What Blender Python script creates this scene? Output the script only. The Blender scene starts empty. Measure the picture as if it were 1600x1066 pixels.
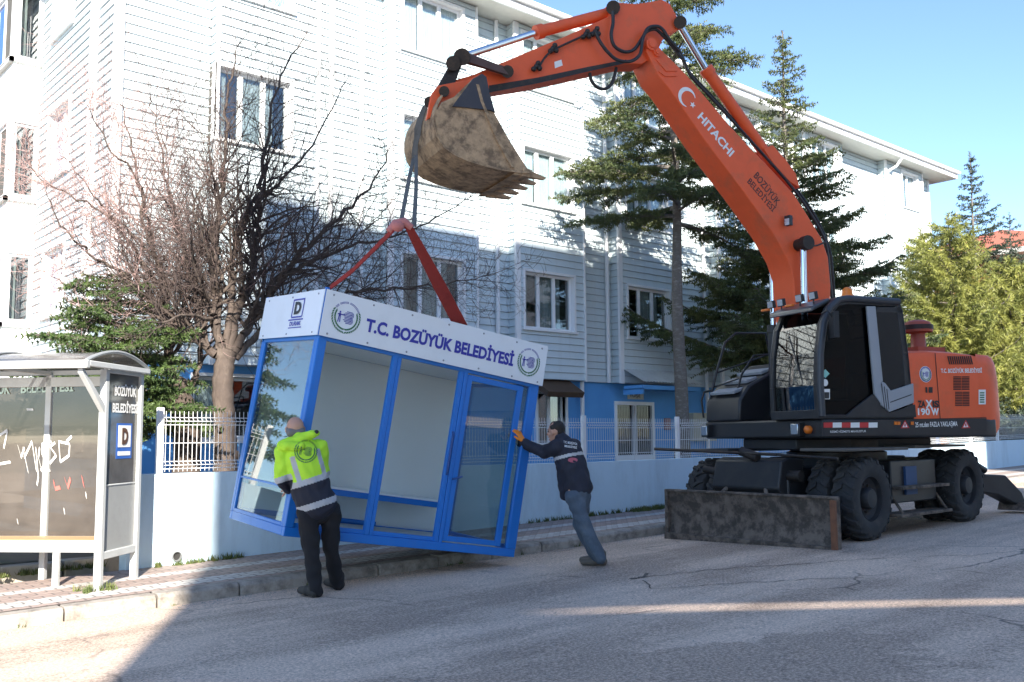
import bpy, bmesh, math, random
import numpy as np
from mathutils import Vector, Matrix
from mathutils.bvhtree import BVHTree

SC = bpy.context.scene
COL = SC.collection
rad = math.radians

# ------------------------------------------------------------------ camera
F_PX, CX, CY = 1500.0, 800.0, 533.0
_p, _r, _y = rad(5.7), rad(0.45), rad(48.5)
CAM = np.array([0, 0, 1.5])
fwd = np.array([math.cos(_y) * math.cos(_p), math.sin(_y) * math.cos(_p), math.sin(_p)])
_r0 = np.array([math.sin(_y), -math.cos(_y), 0.0])
_u0 = np.cross(_r0, fwd)
rgt = _r0 * math.cos(_r) - _u0 * math.sin(_r)
upv = np.cross(rgt, fwd)
cam = bpy.data.cameras.new('camera')
cam.sensor_width = 36
cam.lens = F_PX / 1600 * 36
cam.clip_end = 3000
cam.clip_start = 0.05
camo = bpy.data.objects.new('camera', cam)
COL.objects.link(camo)
camo.matrix_world = Matrix(((rgt[0], upv[0], -fwd[0], 0), (rgt[1], upv[1], -fwd[1], 0),
                            (rgt[2], upv[2], -fwd[2], 1.5), (0, 0, 0, 1)))
SC.camera = camo

# ------------------------------------------------------------------ sky, sun, exposure
SUN_EL, SUN_HEAD = 26.0, 59.0          # elevation; heading the light travels (ccw from +X)
W = bpy.data.worlds.new('World')
SC.world = W
W.use_nodes = True
nt = W.node_tree
nt.nodes.clear()
sky = nt.nodes.new('ShaderNodeTexSky')
sky.sky_type = 'NISHITA'
sky.sun_disc = False
sky.sun_elevation = rad(SUN_EL)
sky.sun_rotation = rad(90 - (SUN_HEAD + 180))
sky.air_density = 0.8
sky.dust_density = 0.1
sky.ozone_density = 2.8
bg = nt.nodes.new('ShaderNodeBackground')
bg.inputs[1].default_value = 0.113
ow = nt.nodes.new('ShaderNodeOutputWorld')
nt.links.new(sky.outputs[0], bg.inputs[0])
nt.links.new(bg.outputs[0], ow.inputs[0])
sl = bpy.data.lights.new('sun', 'SUN')
sl.energy = 5.0
sl.angle = rad(0.5)
sl.color = (1.0, 0.92, 0.80)
so = bpy.data.objects.new('sun', sl)
COL.objects.link(so)
_ld = Vector((math.cos(rad(SUN_HEAD)) * math.cos(rad(SUN_EL)), math.sin(rad(SUN_HEAD)) * math.cos(rad(SUN_EL)), -math.sin(rad(SUN_EL))))
so.rotation_euler = _ld.to_track_quat('-Z', 'Y').to_euler()
so.location = (-20, -30, 30)
SC.view_settings.view_transform = 'Standard'
SC.view_settings.look = 'None'
SC.view_settings.gamma = 1.0
SC.view_settings.exposure = 1.6
SC.cycles.max_bounces = 8
SC.cycles.transparent_max_bounces = 24

# ------------------------------------------------------------------ helpers
def A(*v): return np.array(v, float)
def ray(x, y): return fwd + rgt * (x - CX) / F_PX - upv * (y - CY) / F_PX
def onp(x, y, n, k):
    n = np.array(n, float); d = ray(x, y)
    return CAM + d * (k - n @ CAM) / (n @ d)
def dep(x, y, z): return CAM + ray(x, y) * z
def yp(x, y, Y): return onp(x, y, (0, 1, 0), Y)
def zr(x, y):      # road surface height
    return 0.021 * min(max(x, -40), 40) - 0.02 * (min(max(y, -3), 8.66) - 5.8)
def nrm(v): v = np.array(v, float); return v / (np.linalg.norm(v) + 1e-12)

def tag(o, label=None, cat=None, group=None, kind=None):
    if label: o['label'] = label
    if cat: o['category'] = cat
    if group: o['group'] = group
    if kind: o['kind'] = kind
    return o
def empty(name, loc=(0, 0, 0), label=None, cat=None, group=None, parent=None, rot=None):
    o = bpy.data.objects.new(name, None); COL.objects.link(o)
    o.location = loc; o.empty_display_size = 0.1
    if rot is not None: o.rotation_euler = rot
    if parent: o.parent = parent
    return tag(o, label, cat, group)
def wloc(o):
    p = np.zeros(3)
    while o is not None:
        p = p + np.array(o.location); o = o.parent
    return p
class MB:
    def __init__(s): s.v = []; s.f = []; s.m = []
    def add(s, vs, fs, m=0):
        b = len(s.v)
        s.v += [tuple(map(float, q)) for q in vs]
        s.f += [tuple(b + i for i in f) for f in fs]; s.m += [m] * len(fs)
        return s
    def quad(s, a, b, c, d, m=0): return s.add([a, b, c, d], [(0, 1, 2, 3)], m)
    def poly(s, P, m=0): return s.add(P, [tuple(range(len(P)))], m)
    def prism(s, P, off, m=0):
        P = [np.array(p, float) for p in P]; n = len(P); off = np.array(off, float)
        fs = [tuple(range(n)), tuple(range(2 * n - 1, n - 1, -1))]
        fs += [(i, i + n, (i + 1) % n + n, (i + 1) % n) for i in range(n)]
        return s.add(P + [p + off for p in P], fs, m)
    def box(s, c, sz, R=None, m=0):
        c = np.array(c, float); R = np.eye(3) if R is None else np.array(R, float)
        h = np.array(sz, float) / 2
        vs = [c + R[0] * h[0] * i + R[1] * h[1] * j + R[2] * h[2] * k for i in (-1, 1) for j in (-1, 1) for k in (-1, 1)]
        return s.add(vs, [(0, 1, 3, 2), (4, 6, 7, 5), (0, 4, 5, 1), (2, 3, 7, 6), (0, 2, 6, 4), (1, 5, 7, 3)], m)
    def bx(s, x0, x1, y0, y1, z0, z1, m=0):
        return s.box(((x0 + x1) / 2, (y0 + y1) / 2, (z0 + z1) / 2), (abs(x1 - x0), abs(y1 - y0), abs(z1 - z0)), None, m)
    def tube(s, P, r, n=8, m=0, cap=True):
        P = [np.array(p, float) for p in P]; k = len(P)
        rr = r if hasattr(r, '__len__') else [r] * k
        vs = []; t0 = nrm(P[1] - P[0])
        a = nrm(np.cross(t0, (0, 0, 1) if abs(t0[2]) < .9 else (1, 0, 0)))
        for i, p in enumerate(P):
            t = nrm(P[min(i + 1, k - 1)] - P[max(i - 1, 0)])
            a = nrm(a - t * (a @ t)); b = np.cross(t, a)
            for j in range(n):
                w = 2 * math.pi * j / n
                vs.append(p + (a * math.cos(w) + b * math.sin(w)) * rr[i])
        fs = [(i * n + j, i * n + (j + 1) % n, (i + 1) * n + (j + 1) % n, (i + 1) * n + j) for i in range(k - 1) for j in range(n)]
        if cap: fs += [tuple(range(n - 1, -1, -1)), tuple(range((k - 1) * n, k * n))]
        return s.add(vs, fs, m)
    def strap(s, P, wv, th, m=0):       # flat band along P, half width vectors wv
        P = [np.array(p, float) for p in P]
        for i in range(len(P) - 1):
            w0, w1 = (wv[i], wv[i + 1]) if isinstance(wv, list) else (wv, wv)
            n = nrm(np.cross(P[i + 1] - P[i], w0)) * th / 2
            a = [P[i] - w0 - n, P[i] + w0 - n, P[i] + w0 + n, P[i] - w0 + n]
            b = [P[i + 1] - w1 - n, P[i + 1] + w1 - n, P[i + 1] + w1 + n, P[i + 1] - w1 + n]
            s.add(a + b, [(0, 1, 5, 4), (1, 2, 6, 5), (2, 3, 7, 6), (3, 0, 4, 7), (0, 3, 2, 1), (4, 5, 6, 7)], m)
        return s
    def lathe(s, prof, c, ax, n=24, m=0):
        ax = nrm(ax); c = np.array(c, float)
        a = nrm(np.cross(ax, (0, 0, 1) if abs(ax[2]) < .9 else (1, 0, 0))); b = np.cross(ax, a)
        k = len(prof); vs = []
        for (r, h) in prof:
            for j in range(n):
                w = 2 * math.pi * j / n
                vs.append(c + ax * h + (a * math.cos(w) + b * math.sin(w)) * r)
        fs = [(i * n + j, i * n + (j + 1) % n, (i + 1) * n + (j + 1) % n, (i + 1) * n + j) for i in range(k - 1) for j in range(n)]
        return s.add(vs, fs, m)
    def sphere(s, c, r, n=12, m=0):
        r = np.array(r if hasattr(r, '__len__') else (r, r, r), float); c = np.array(c, float)
        k = n // 2; vs = [c + (0, 0, r[2])]
        for i in range(1, k):
            for j in range(n):
                p, q = math.pi * i / k, 2 * math.pi * j / n
                vs.append(c + r * (math.sin(p) * math.cos(q), math.sin(p) * math.sin(q), math.cos(p)))
        vs.append(c - (0, 0, r[2]))
        fs = [(0, 1 + j, 1 + (j + 1) % n) for j in range(n)]
        fs += [(1 + i * n + j, 1 + (i + 1) * n + j, 1 + (i + 1) * n + (j + 1) % n, 1 + i * n + (j + 1) % n) for i in range(k - 2) for j in range(n)]
        L = len(vs) - 1; o = 1 + (k - 2) * n
        fs += [(L, o + (j + 1) % n, o + j) for j in range(n)]
        return s.add(vs, fs, m)
    def build(s, name, mats, parent=None, smooth=None, bevel=0, recalc=True):
        me = bpy.data.meshes.new(name)
        off = wloc(parent) if (parent is not None and not parent.get('_local')) else np.zeros(3)
        V = np.array(s.v).reshape(-1, 3) - off
        me.from_pydata(V.tolist(), [], s.f)
        mats = mats if isinstance(mats, (list, tuple)) else [mats]
        for m in mats: me.materials.append(m)
        if len(mats) > 1: me.polygons.foreach_set('material_index', s.m)
        if recalc:
            bm = bmesh.new(); bm.from_mesh(me)
            bmesh.ops.recalc_face_normals(bm, faces=bm.faces); bm.to_mesh(me); bm.free()
        if smooth is not None:
            me.polygons.foreach_set('use_smooth', [True] * len(me.polygons))
            me.set_sharp_from_angle(angle=rad(smooth))
        o = bpy.data.objects.new(name, me); COL.objects.link(o)
        if parent:
            o.parent = parent
            if parent.get('_local'): o['_local'] = 1
        if bevel:
            md = o.modifiers.new('bevel', 'BEVEL'); md.width = bevel; md.segments = 2
            md.limit_method = 'ANGLE'; md.angle_limit = rad(35)
            me.polygons.foreach_set('use_smooth', [True] * len(me.polygons))
            me.set_sharp_from_angle(angle=rad(40))
        return o
def np_mesh(name, V, Fa, mats, parent, mi=None, smooth=False):
    me = bpy.data.meshes.new(name)
    V = np.asarray(V, np.float32) - (wloc(parent) if parent else 0)
    n = len(V); me.vertices.add(n); me.vertices.foreach_set('co', V.astype(np.float32).ravel())
    m, k = Fa.shape
    me.loops.add(m * k); me.loops.foreach_set('vertex_index', Fa.astype(np.int32).ravel())
    me.polygons.add(m); me.polygons.foreach_set('loop_start', np.arange(0, m * k, k, dtype=np.int32))
    for q in (mats if isinstance(mats, (list, tuple)) else [mats]): me.materials.append(q)
    if mi is not None: me.polygons.foreach_set('material_index', np.asarray(mi, np.int32))
    if smooth: me.polygons.foreach_set('use_smooth', np.ones(m, bool))
    me.update(calc_edges=True); me.validate()
    o = bpy.data.objects.new(name, me); COL.objects.link(o)
    if parent: o.parent = parent
    return o

# ------------------------------------------------------------------ materials
_mats = {}
def nodes(name):
    m = bpy.data.materials.new(name); m.use_nodes = True
    t = m.node_tree; b = t.nodes['Principled BSDF']
    return m, t, b
def nn(t, typ, **kw):
    n = t.nodes.new(typ)
    for k, v in kw.items(): setattr(n, k, v)
    return n
def coords(t, scale=(1, 1, 1), kind='Object'):
    c = nn(t, 'ShaderNodeTexCoord'); mp = nn(t, 'ShaderNodeMapping'); mp.inputs['Scale'].default_value = scale
    t.links.new(c.outputs[kind], mp.inputs[0]); return mp.outputs[0]
def noise(t, vec, scale, detail=4, rough=.6):
    n = nn(t, 'ShaderNodeTexNoise'); n.inputs['Scale'].default_value = scale
    n.inputs['Detail'].default_value = detail; n.inputs['Roughness'].default_value = rough
    t.links.new(vec, n.inputs['Vector']); return n.outputs['Fac']
def ramp(t, fac, stops):
    r = nn(t, 'ShaderNodeValToRGB'); e = r.color_ramp.elements
    while len(e) < len(stops): e.new(0.5)
    for q, (p, c) in zip(e, stops):
        q.position = p; q.color = (*c, 1) if hasattr(c, '__len__') else (c, c, c, 1)
    t.links.new(fac, r.inputs[0]); return r.outputs[0]
def mixc(t, fac, a, b, mode='MIX'):
    m = nn(t, 'ShaderNodeMix', data_type='RGBA', blend_type=mode)
    for s, v in ((0, fac), (6, a), (7, b)):
        if hasattr(v, 'is_linked') or hasattr(v, 'links'): t.links.new(v, m.inputs[s])
        elif s == 0: m.inputs[0].default_value = v
        else: m.inputs[s].default_value = (*v, 1)
    return m.outputs[2]
def math_(t, op, a, b=0.0, c=0.0):
    m = nn(t, 'ShaderNodeMath', operation=op)
    for i, v in enumerate((a, b, c)):
        if hasattr(v, 'links'): t.links.new(v, m.inputs[i])
        else: m.inputs[i].default_value = v
    return m.outputs[0]
def bump(t, b, h, st, dist=.01):
    n = nn(t, 'ShaderNodeBump'); n.inputs['Strength'].default_value = st; n.inputs['Distance'].default_value = dist
    t.links.new(h, n.inputs['Height']); t.links.new(n.outputs[0], b.inputs['Normal'])
def M(name, col, rough=.6, metal=0., dirt=None, ds=3., dp=(.5, .72), da=.6, var=.12, vs=6., bmp=0., bs=40., coat=0, stretch=(1, 1, 1), kind='Object'):
    if name in _mats: return _mats[name]
    m, t, b = nodes(name)
    v = coords(t, stretch, kind)
    base = mixc(t, noise(t, v, vs, 5), tuple(c * (1 - var) for c in col), tuple(min(1, c * (1 + var)) for c in col))
    if dirt:
        f = ramp(t, noise(t, v, ds, 8, .7), [(dp[0], 0.), (dp[1], 1.)])
        f = math_(t, 'MULTIPLY', f, da)
        base = mixc(t, f, base, dirt)
        rr = math_(t, 'MULTIPLY_ADD', f, .3, rough); t.links.new(rr, b.inputs['Roughness'])
    else: b.inputs['Roughness'].default_value = rough
    t.links.new(base, b.inputs['Base Color'])
    b.inputs['Metallic'].default_value = metal
    if coat: b.inputs['Coat Weight'].default_value = coat; b.inputs['Coat Roughness'].default_value = .1
    if bmp: bump(t, b, noise(t, v, bs, 6, .7), bmp)
    _mats[name] = m
    return m
def glass(name, tint=(.8, .88, .9), refl=.12, rough=.01, body=None, bodyf=0.):
    m = bpy.data.materials.new(name); m.use_nodes = True; t = m.node_tree; t.nodes.clear()
    tr = nn(t, 'ShaderNodeBsdfTransparent'); tr.inputs[0].default_value = (*tint, 1)
    gl = nn(t, 'ShaderNodeBsdfGlossy'); gl.inputs['Roughness'].default_value = rough
    lw = nn(t, 'ShaderNodeFresnel'); geo = nn(t, 'ShaderNodeNewGeometry')
    t.links.new(math_(t, 'MULTIPLY_ADD', geo.outputs['Backfacing'], 1 / 1.5 - 1.5, 1.5), lw.inputs[0])
    f = nn(t, 'ShaderNodeClamp'); t.links.new(math_(t, 'ADD', lw.outputs[0], refl), f.inputs[0]); f = f.outputs[0]
    mx = nn(t, 'ShaderNodeMixShader'); t.links.new(f, mx.inputs[0])
    src = tr.outputs[0]
    if body:
        df = nn(t, 'ShaderNodeBsdfDiffuse'); df.inputs[0].default_value = (*body, 1)
        m2 = nn(t, 'ShaderNodeMixShader')
        v = coords(t); ff = math_(t, 'MULTIPLY', ramp(t, noise(t, v, 2.5, 6), [(.3, .5), (.75, 1.)]), bodyf)
        t.links.new(ff, m2.inputs[0]); t.links.new(tr.outputs[0], m2.inputs[1]); t.links.new(df.outputs[0], m2.inputs[2]); src = m2.outputs[0]
    t.links.new(src, mx.inputs[1]); t.links.new(gl.outputs[0], mx.inputs[2])
    o = nn(t, 'ShaderNodeOutputMaterial'); t.links.new(mx.outputs[0], o.inputs[0])
    return m

ORANGE = M('machine_orange', (.82, .115, .030), .5, dirt=(.30, .14, .08), ds=2.2, dp=(.52, .78), da=.5, var=.1)
BLACKM = M('machine_charcoal', (.017, .018, .021), .45, dirt=(.06, .054, .048), ds=3, da=.45)
GREASE = M('greasy_steel', (.035, .030, .028), .45, metal=.4, dirt=(.10, .07, .05), ds=12, da=.7)
CHROME = M('chrome_rod', (.75, .78, .82), .14, metal=1., var=.02)
GREYTR = M('cab_grey_trim', (.30, .32, .35), .45, var=.04)
RUBBER = M('tyre_rubber', (.030, .030, .032), .85, dirt=(.10, .09, .08), ds=5, da=.6, bmp=.3, bs=30)
RIMM = M('rim_paint', (.018, .019, .023), .6, dirt=(.07, .05, .04), ds=8, da=.5)
BUCKM = M('bucket_steel', (.46, .31, .18), .8, metal=.05, dirt=(.10, .07, .05), ds=6.5, dp=(.44, .60), da=.75, var=.45, vs=18, bmp=.3, bs=22)
BLADEM = M('blade_rusty_steel', (.17, .135, .11), .75, metal=.1, dirt=(.05, .042, .036), ds=7, dp=(.42, .58), da=.8, var=.45, vs=9, bmp=.4, bs=18)
HOSE = M('rubber_hose', (.022, .022, .024), .5)
WHITEP = M('white_paint', (.80, .81, .82), .45, dirt=(.55, .54, .52), ds=4, da=.3, var=.03)
WINFR = M('window_frame_pvc', (.82, .83, .84), .4, var=.02)
BLUEP = M('kiosk_blue_paint', (.014, .175, .60), .35, dirt=(.05, .14, .40), ds=6, da=.4, var=.08)
FASC = M('composite_panel_white', (.78, .82, .86), .28, dirt=(.55, .56, .56), ds=2, da=.25, var=.02)
LETB = M('lettering_blue', (.03, .035, .36), .4, var=.02)
LETW = M('lettering_white', (.8, .8, .78), .5, var=.03)
LETK = M('lettering_black', (.02, .02, .02), .5)
GREENL = M('emblem_green', (.03, .16, .07), .5)
REDP = M('red_decal', (.55, .03, .03), .5)
BARK = M('bark', (.085, .065, .055), .9, dirt=(.19, .155, .13), ds=9, da=.7, var=.3, vs=30, bmp=.8, bs=35, stretch=(1, 1, .35))
BARKC = M('conifer_bark', (.13, .115, .10), .9, dirt=(.33, .31, .29), ds=7, da=.8, var=.3, vs=20, bmp=.8, bs=25, stretch=(1, 1, 2.5))
GALV = M('grey_painted_metal', (.50, .53, .54), .4, metal=.2, dirt=(.35, .34, .32), ds=5, da=.3)
SKIN = M('skin', (.50, .28, .20), .55, var=.08)
HAIRD = M('dark_hair', (.018, .014, .012), .7)
HAIRG = M('grey_hair', (.17, .155, .15), .8, var=.2, vs=40)

def siding_mat(name, col):
    m, t, b = nodes(name); v = coords(t)
    c = mixc(t, noise(t, v, .7, 4), tuple(x * .93 for x in col), tuple(min(1, x * 1.05) for x in col))
    c = mixc(t, math_(t, 'MULTIPLY', ramp(t, noise(t, coords(t, (6, 6, .5)), 1.2, 5), [(.5, 0.), (.8, 1.)]), .25), c, (.42, .43, .43))
    t.links.new(c, b.inputs['Base Color']); b.inputs['Roughness'].default_value = .5
    return m
SIDING = siding_mat('vinyl_siding', (.61, .70, .735))
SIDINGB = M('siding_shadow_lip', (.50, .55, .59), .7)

# road
def road_mat():
    m, t, b = nodes('asphalt'); v = coords(t)
    g = nn(t, 'ShaderNodeSeparateXYZ'); t.links.new(v, g.inputs[0])
    fine = noise(t, v, 48, 4, .85); spk = noise(t, v, 160, 2, .6)
    mpx = nn(t, 'ShaderNodeMapping'); mpx.inputs['Rotation'].default_value = (0, 0, rad(12)); mpx.inputs['Scale'].default_value = (.16, 1.1, 1)
    t.links.new(v, mpx.inputs[0])
    streak = noise(t, mpx.outputs[0], 1.1, 8, .62)
    blot = noise(t, v, .55, 7, .6)
    dark, light = (.40, .305, .24), (.66, .515, .41)
    f = ramp(t, math_(t, 'ADD', math_(t, 'MULTIPLY', streak, .62), math_(t, 'MULTIPLY', blot, .38)), [(.42, 0.), (.56, 1.)])
    # dark resurfaced patch, edge broken by noise
    ang = rad(-24); cx, cy = 3.95, 3.9
    dx = math_(t, 'SUBTRACT', g.outputs[0], cx); dy = math_(t, 'SUBTRACT', g.outputs[1], cy)
    ux = math_(t, 'ADD', math_(t, 'MULTIPLY', dx, math.cos(ang)), math_(t, 'MULTIPLY', dy, math.sin(ang)))
    uy = math_(t, 'ADD', math_(t, 'MULTIPLY', dx, -math.sin(ang)), math_(t, 'MULTIPLY', dy, math.cos(ang)))
    e = math_(t, 'MAXIMUM', math_(t, 'DIVIDE', math_(t, 'ABSOLUTE', ux), 2.4), math_(t, 'DIVIDE', math_(t, 'ABSOLUTE', uy), .62))
    e = math_(t, 'ADD', e, math_(t, 'MULTIPLY', math_(t, 'SUBTRACT', noise(t, v, 2.2, 8, .7), .5), 1.5))
    patch = ramp(t, e, [(.9, 1.), (1.0, 0.)])
    f2 = math_(t, 'MULTIPLY', f, math_(t, 'SUBTRACT', 1.0, math_(t, 'MULTIPLY', patch, .85)))
    c = mixc(t, f2, dark, light)
    sp = ramp(t, fine, [(.35, .35), (.5, 1.), (.65, 1.8)])
    c = mixc(t, math_(t, 'SUBTRACT', 1.0, math_(t, 'MULTIPLY', f2, .35)), c, mixc(t, 1.0, c, sp, 'MULTIPLY'))
    # cracks
    vo = nn(t, 'ShaderNodeTexVoronoi', feature='DISTANCE_TO_EDGE'); vo.inputs['Scale'].default_value = .33
    wv = nn(t, 'ShaderNodeVectorMath', operation='ADD'); sc = nn(t, 'ShaderNodeVectorMath', operation='SCALE'); sc.inputs['Scale'].default_value = .5
    nz = nn(t, 'ShaderNodeTexNoise'); nz.inputs['Scale'].default_value = 1.6; nz.inputs['Detail'].default_value = 8
    t.links.new(v, nz.inputs['Vector']); t.links.new(nz.outputs['Color'], sc.inputs[0]); t.links.new(v, wv.inputs[0]); t.links.new(sc.outputs[0], wv.inputs[1]); t.links.new(wv.outputs[0], vo.inputs['Vector'])
    ck = ramp(t, vo.outputs[0], [(0.002, 1.), (.007, 0.)])
    ck = math_(t, 'MULTIPLY', ck, ramp(t, noise(t, v, .6, 3), [(.5, 0.), (.6, 1.)]))
    c = mixc(t, math_(t, 'MULTIPLY', ck, .8), c, (.05, .048, .045))
    t.links.new(c, b.inputs['Base Color']); b.inputs['Roughness'].default_value = .85
    bump(t, b, math_(t, 'SUBTRACT', math_(t, 'ADD', fine, spk), ck), .5, .012)
    return m
def paver_mat():
    m, t, b = nodes('interlocking_pavers'); v = coords(t)
    g = nn(t, 'ShaderNodeSeparateXYZ'); t.links.new(v, g.inputs[0])
    x, y = g.outputs[0], g.outputs[1]
    # rows along X, zigzag joints
    zig = math_(t, 'MULTIPLY', math_(t, 'PINGPONG', x, .055), .55)
    yy = math_(t, 'ADD', y, zig)
    row = math_(t, 'DIVIDE', yy, .105); rf = math_(t, 'FRACT', row); ri = math_(t, 'FLOOR', row)
    xs = math_(t, 'ADD', math_(t, 'DIVIDE', x, .22), math_(t, 'MULTIPLY', math_(t, 'FRACT', math_(t, 'MULTIPLY', ri, .5)), 1.0))
    xf = math_(t, 'FRACT', xs); xi = math_(t, 'FLOOR', xs)
    je = math_(t, 'MINIMUM', math_(t, 'MINIMUM', rf, math_(t, 'SUBTRACT', 1.0, rf)), math_(t, 'MULTIPLY', math_(t, 'MINIMUM', xf, math_(t, 'SUBTRACT', 1.0, xf)), 2.0))
    jo = ramp(t, je, [(.03, 0.), (.10, 1.)])
    cv = nn(t, 'ShaderNodeCombineXYZ'); t.links.new(ri, cv.inputs[0]); t.links.new(xi, cv.inputs[1])
    wn = nn(t, 'ShaderNodeTexWhiteNoise'); t.links.new(cv.outputs[0], wn.inputs[0])
    band = None
    for c0 in (BANDS):
        d = math_(t, 'LESS_THAN', math_(t, 'ABSOLUTE', math_(t, 'SUBTRACT', math_(t, 'MULTIPLY', ri, .105), c0)), .108)
        band = d if band is None else math_(t, 'MAXIMUM', band, d)
    base = mixc(t, wn.outputs[0], (.31, .235, .205), (.40, .31, .27))
    base = mixc(t, band, base, mixc(t, wn.outputs[0], (.50, .48, .45), (.58, .56, .53)))
    base = mixc(t, math_(t, 'MULTIPLY', ramp(t, noise(t, v, 2.5, 8, .7), [(.45, 0.), (.75, 1.)]), .5), base, (.22, .20, .18))
    base = mixc(t, jo, (.15, .13, .12), base)
    t.links.new(base, b.inputs['Base Color']); b.inputs['Roughness'].default_value = .85
    bump(t, b, math_(t, 'ADD', jo, math_(t, 'MULTIPLY', noise(t, v, 60, 3), .4)), .6, .01)
    return m
BANDS = (9.03, 9.76)
ROAD = road_mat(); PAVER = paver_mat()
KERBM = M('kerb_concrete', (.38, .345, .305), .85, dirt=(.13, .115, .10), ds=6, dp=(.42, .65), da=.8, var=.15, bmp=.5, bs=45)
SOIL = M('garden_soil', (.14, .11, .08), .95, dirt=(.12, .16, .06), ds=3, da=.8, bmp=.6, bs=20)
EARTH = M('ground_earth', (.22, .21, .19), .95, dirt=(.15, .16, .10), ds=.5, da=.6, bmp=.3, bs=8)
RENDER_W = M('retaining_wall_render', (.57, .73, .84), .8, dirt=(.36, .46, .52), ds=2.2, dp=(.48, .75), da=.6, var=.08, vs=1.2, bmp=.2, bs=60, stretch=(1, 1, .28))
BLUEW = M('blue_wall_render', (.11, .36, .74), .75, dirt=(.14, .33, .62), ds=1.5, da=.35, var=.06, bmp=.1, bs=60)

# ------------------------------------------------------------------ ground, road, pavement, kerb
def sheet(name, xs, ys, zf, mat, kind='structure'):
    mb = MB(); V = [(x, y, zf(x, y)) for x in xs for y in ys]; ny = len(ys)
    F = [(i * ny + j, (i + 1) * ny + j, (i + 1) * ny + j + 1, i * ny + j + 1) for i in range(len(xs) - 1) for j in range(ny - 1)]
    o = mb.add(V, F).build(name, mat, recalc=False); tag(o, kind=kind); return o
sheet('ground', [-900, -40, -20, 0, 20, 40, 900], [-900, -3, 2, 8.66, 40, 900], lambda x, y: zr(x, y) - .06, EARTH)
sheet('road', [-60, -40] + list(range(-38, 41, 2)) + [90], [-8, -3, 0, 3, 6, 8.62], zr, ROAD)
sheet('pavement', [-60, -40] + list(range(-38, 41, 2)) + [90], [8.78, 9.6, 10.4], lambda x, y: zr(x, 8.66) + .12, PAVER)
kb = MB(); rng = random.Random(4); x = -20.0
while x < 45:
    L = .78; j = rng.uniform(-.012, .012); z0 = zr(x, 8.66); z1 = zr(x + L, 8.66); t = .12 + rng.uniform(-.012, .006)
    y0, y1 = 8.62 + j, 8.79
    P = [(x + .008, y0, z0 - .1), (x + .008, y0, z0 + t - .03), (x + .008, y0 + .03, z0 + t), (x + .008, y1, z0 + t + .004), (x + .008, y1, z0 - .1)]
    kb.prism(P, (L - .016, 0, z1 - z0)); x += L
tag(kb.build('kerb', KERBM, bevel=.008), kind='structure')
sheet('garden_soil', [3.95, 10, 20, 30, 45], [10.55, 13, 16.4], lambda x, y: .72 + .012 * (x - 4), SOIL)
sheet('garden_soil', [-8, -3, 0, 3.95], [11.15, 14, 21, 26], lambda x, y: .22 + .03 * (y - 11), SOIL)

# ------------------------------------------------------------------ retaining wall with the fence on it
WY = 10.36
rw = empty('retaining_wall', (4, WY, .1), 'pale blue rendered garden wall beneath the white mesh fence', 'wall')
mb = MB()
xs = [3.74, 5.9, 8, 11, 15, 20, 26, 34, 45]
def wtop(x): return np.interp(x, [3.9, 6, 9, 13, 20, 26, 45], [1.13, 1.13, 1.10, 1.10, 1.18, 1.30, 1.5])
for a, b in zip(xs[:-1], xs[1:]):
    mb.add([(a, WY, -.3), (b, WY, -.3), (b, WY, wtop(b)), (a, WY, wtop(a)), (a, WY + .2, -.3), (b, WY + .2, -.3), (b, WY + .2, wtop(b)), (a, WY + .2, wtop(a))],
           [(0, 1, 2, 3), (3, 2, 6, 7), (5, 4, 7, 6)] + ([(0, 3, 7, 4)] if a == xs[0] else []))
mb.build('wall_body', RENDER_W, rw)
dh = yp(275, 869, WY)
mb = MB(); mb.lathe([(.055, 0), (.055, -.035), (.045, -.035), (.045, .12), (0, .12)], dh, (0, 1, 0), 20)
mb.build('drain_pipe', M('drain_dark', (.20, .21, .22), .7), rw, smooth=40)
mb = MB(); mb.lathe([(.044, -.004), (0, -.004)], dh, (0, 1, 0), 20); mb.build('drain_hole_shade', M('hole_dark', (.03, .03, .03), .9), rw)  # dark disc on the uncut wall stands in for the pipe's shaded inside
FY = WY + .10
fence = empty('mesh_fence', (4, FY, 1.12), 'white welded wire mesh fence running on top of the garden wall', 'fence')
posts = [4.1, 6.12, 8.22, 10.72, 13.0, 15.3, 17.6, 19.9, 22.2, 24.5, 26.1, 28.4, 30.7, 33, 35.3, 37.6]
for x in posts:
    m_ = MB(); z = wtop(x); m_.bx(x - .035, x + .035, FY - .03, FY + .03, z, z + .72); m_.build('post', WHITEP, fence, bevel=.006)
for a, b in zip(posts[:-1], posts[1:]):
    m_ = MB(); n = int((b - a - .1) / .05); r = .0035
    for i in range(n + 1):
        x = a + .05 + (b - a - .1) * i / n; z = wtop(x) + .02
        y = FY - .035
        pz = [0, .04, .07, .10, .52, .55, .58, .66]; py = [0, 0, -.03, 0, 0, -.03, 0, 0]
        P = [(x, y + q, z + w) for w, q in zip(pz, py)]
        m_.tube(P, r, 3, cap=False)
    for hz, dy in ((.03, 0), (.11, 0), (.31, 0), (.51, 0), (.59, 0), (.07, -.03), (.55, -.03)):
        m_.tube([(a + .03, FY - .041 + dy, wtop(a) + .02 + hz), (b - .03, FY - .041 + dy, wtop(b) + .02 + hz)], .004, 4)
    m_.build('mesh_panel', WHITEP, fence, recalc=False)
# low stone edging behind the bus shelter
se = MB(); x = -6.0; rng = random.Random(9)
while x < 3.7:
    L = .62; se.bx(x + .01, x + L - .01, 10.95 + rng.uniform(-.01, .01), 11.15, -.1, .19 + .021 * x * .6 + rng.uniform(-.01, .01)); x += L
tag(se.build('stone_edging', M('edging_stone', (.42, .38, .32), .9, dirt=(.2, .17, .13), ds=5, da=.6, bmp=.5, bs=30), bevel=.015), 'low row of pale stone edging blocks behind the bus shelter', 'edging')


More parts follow.
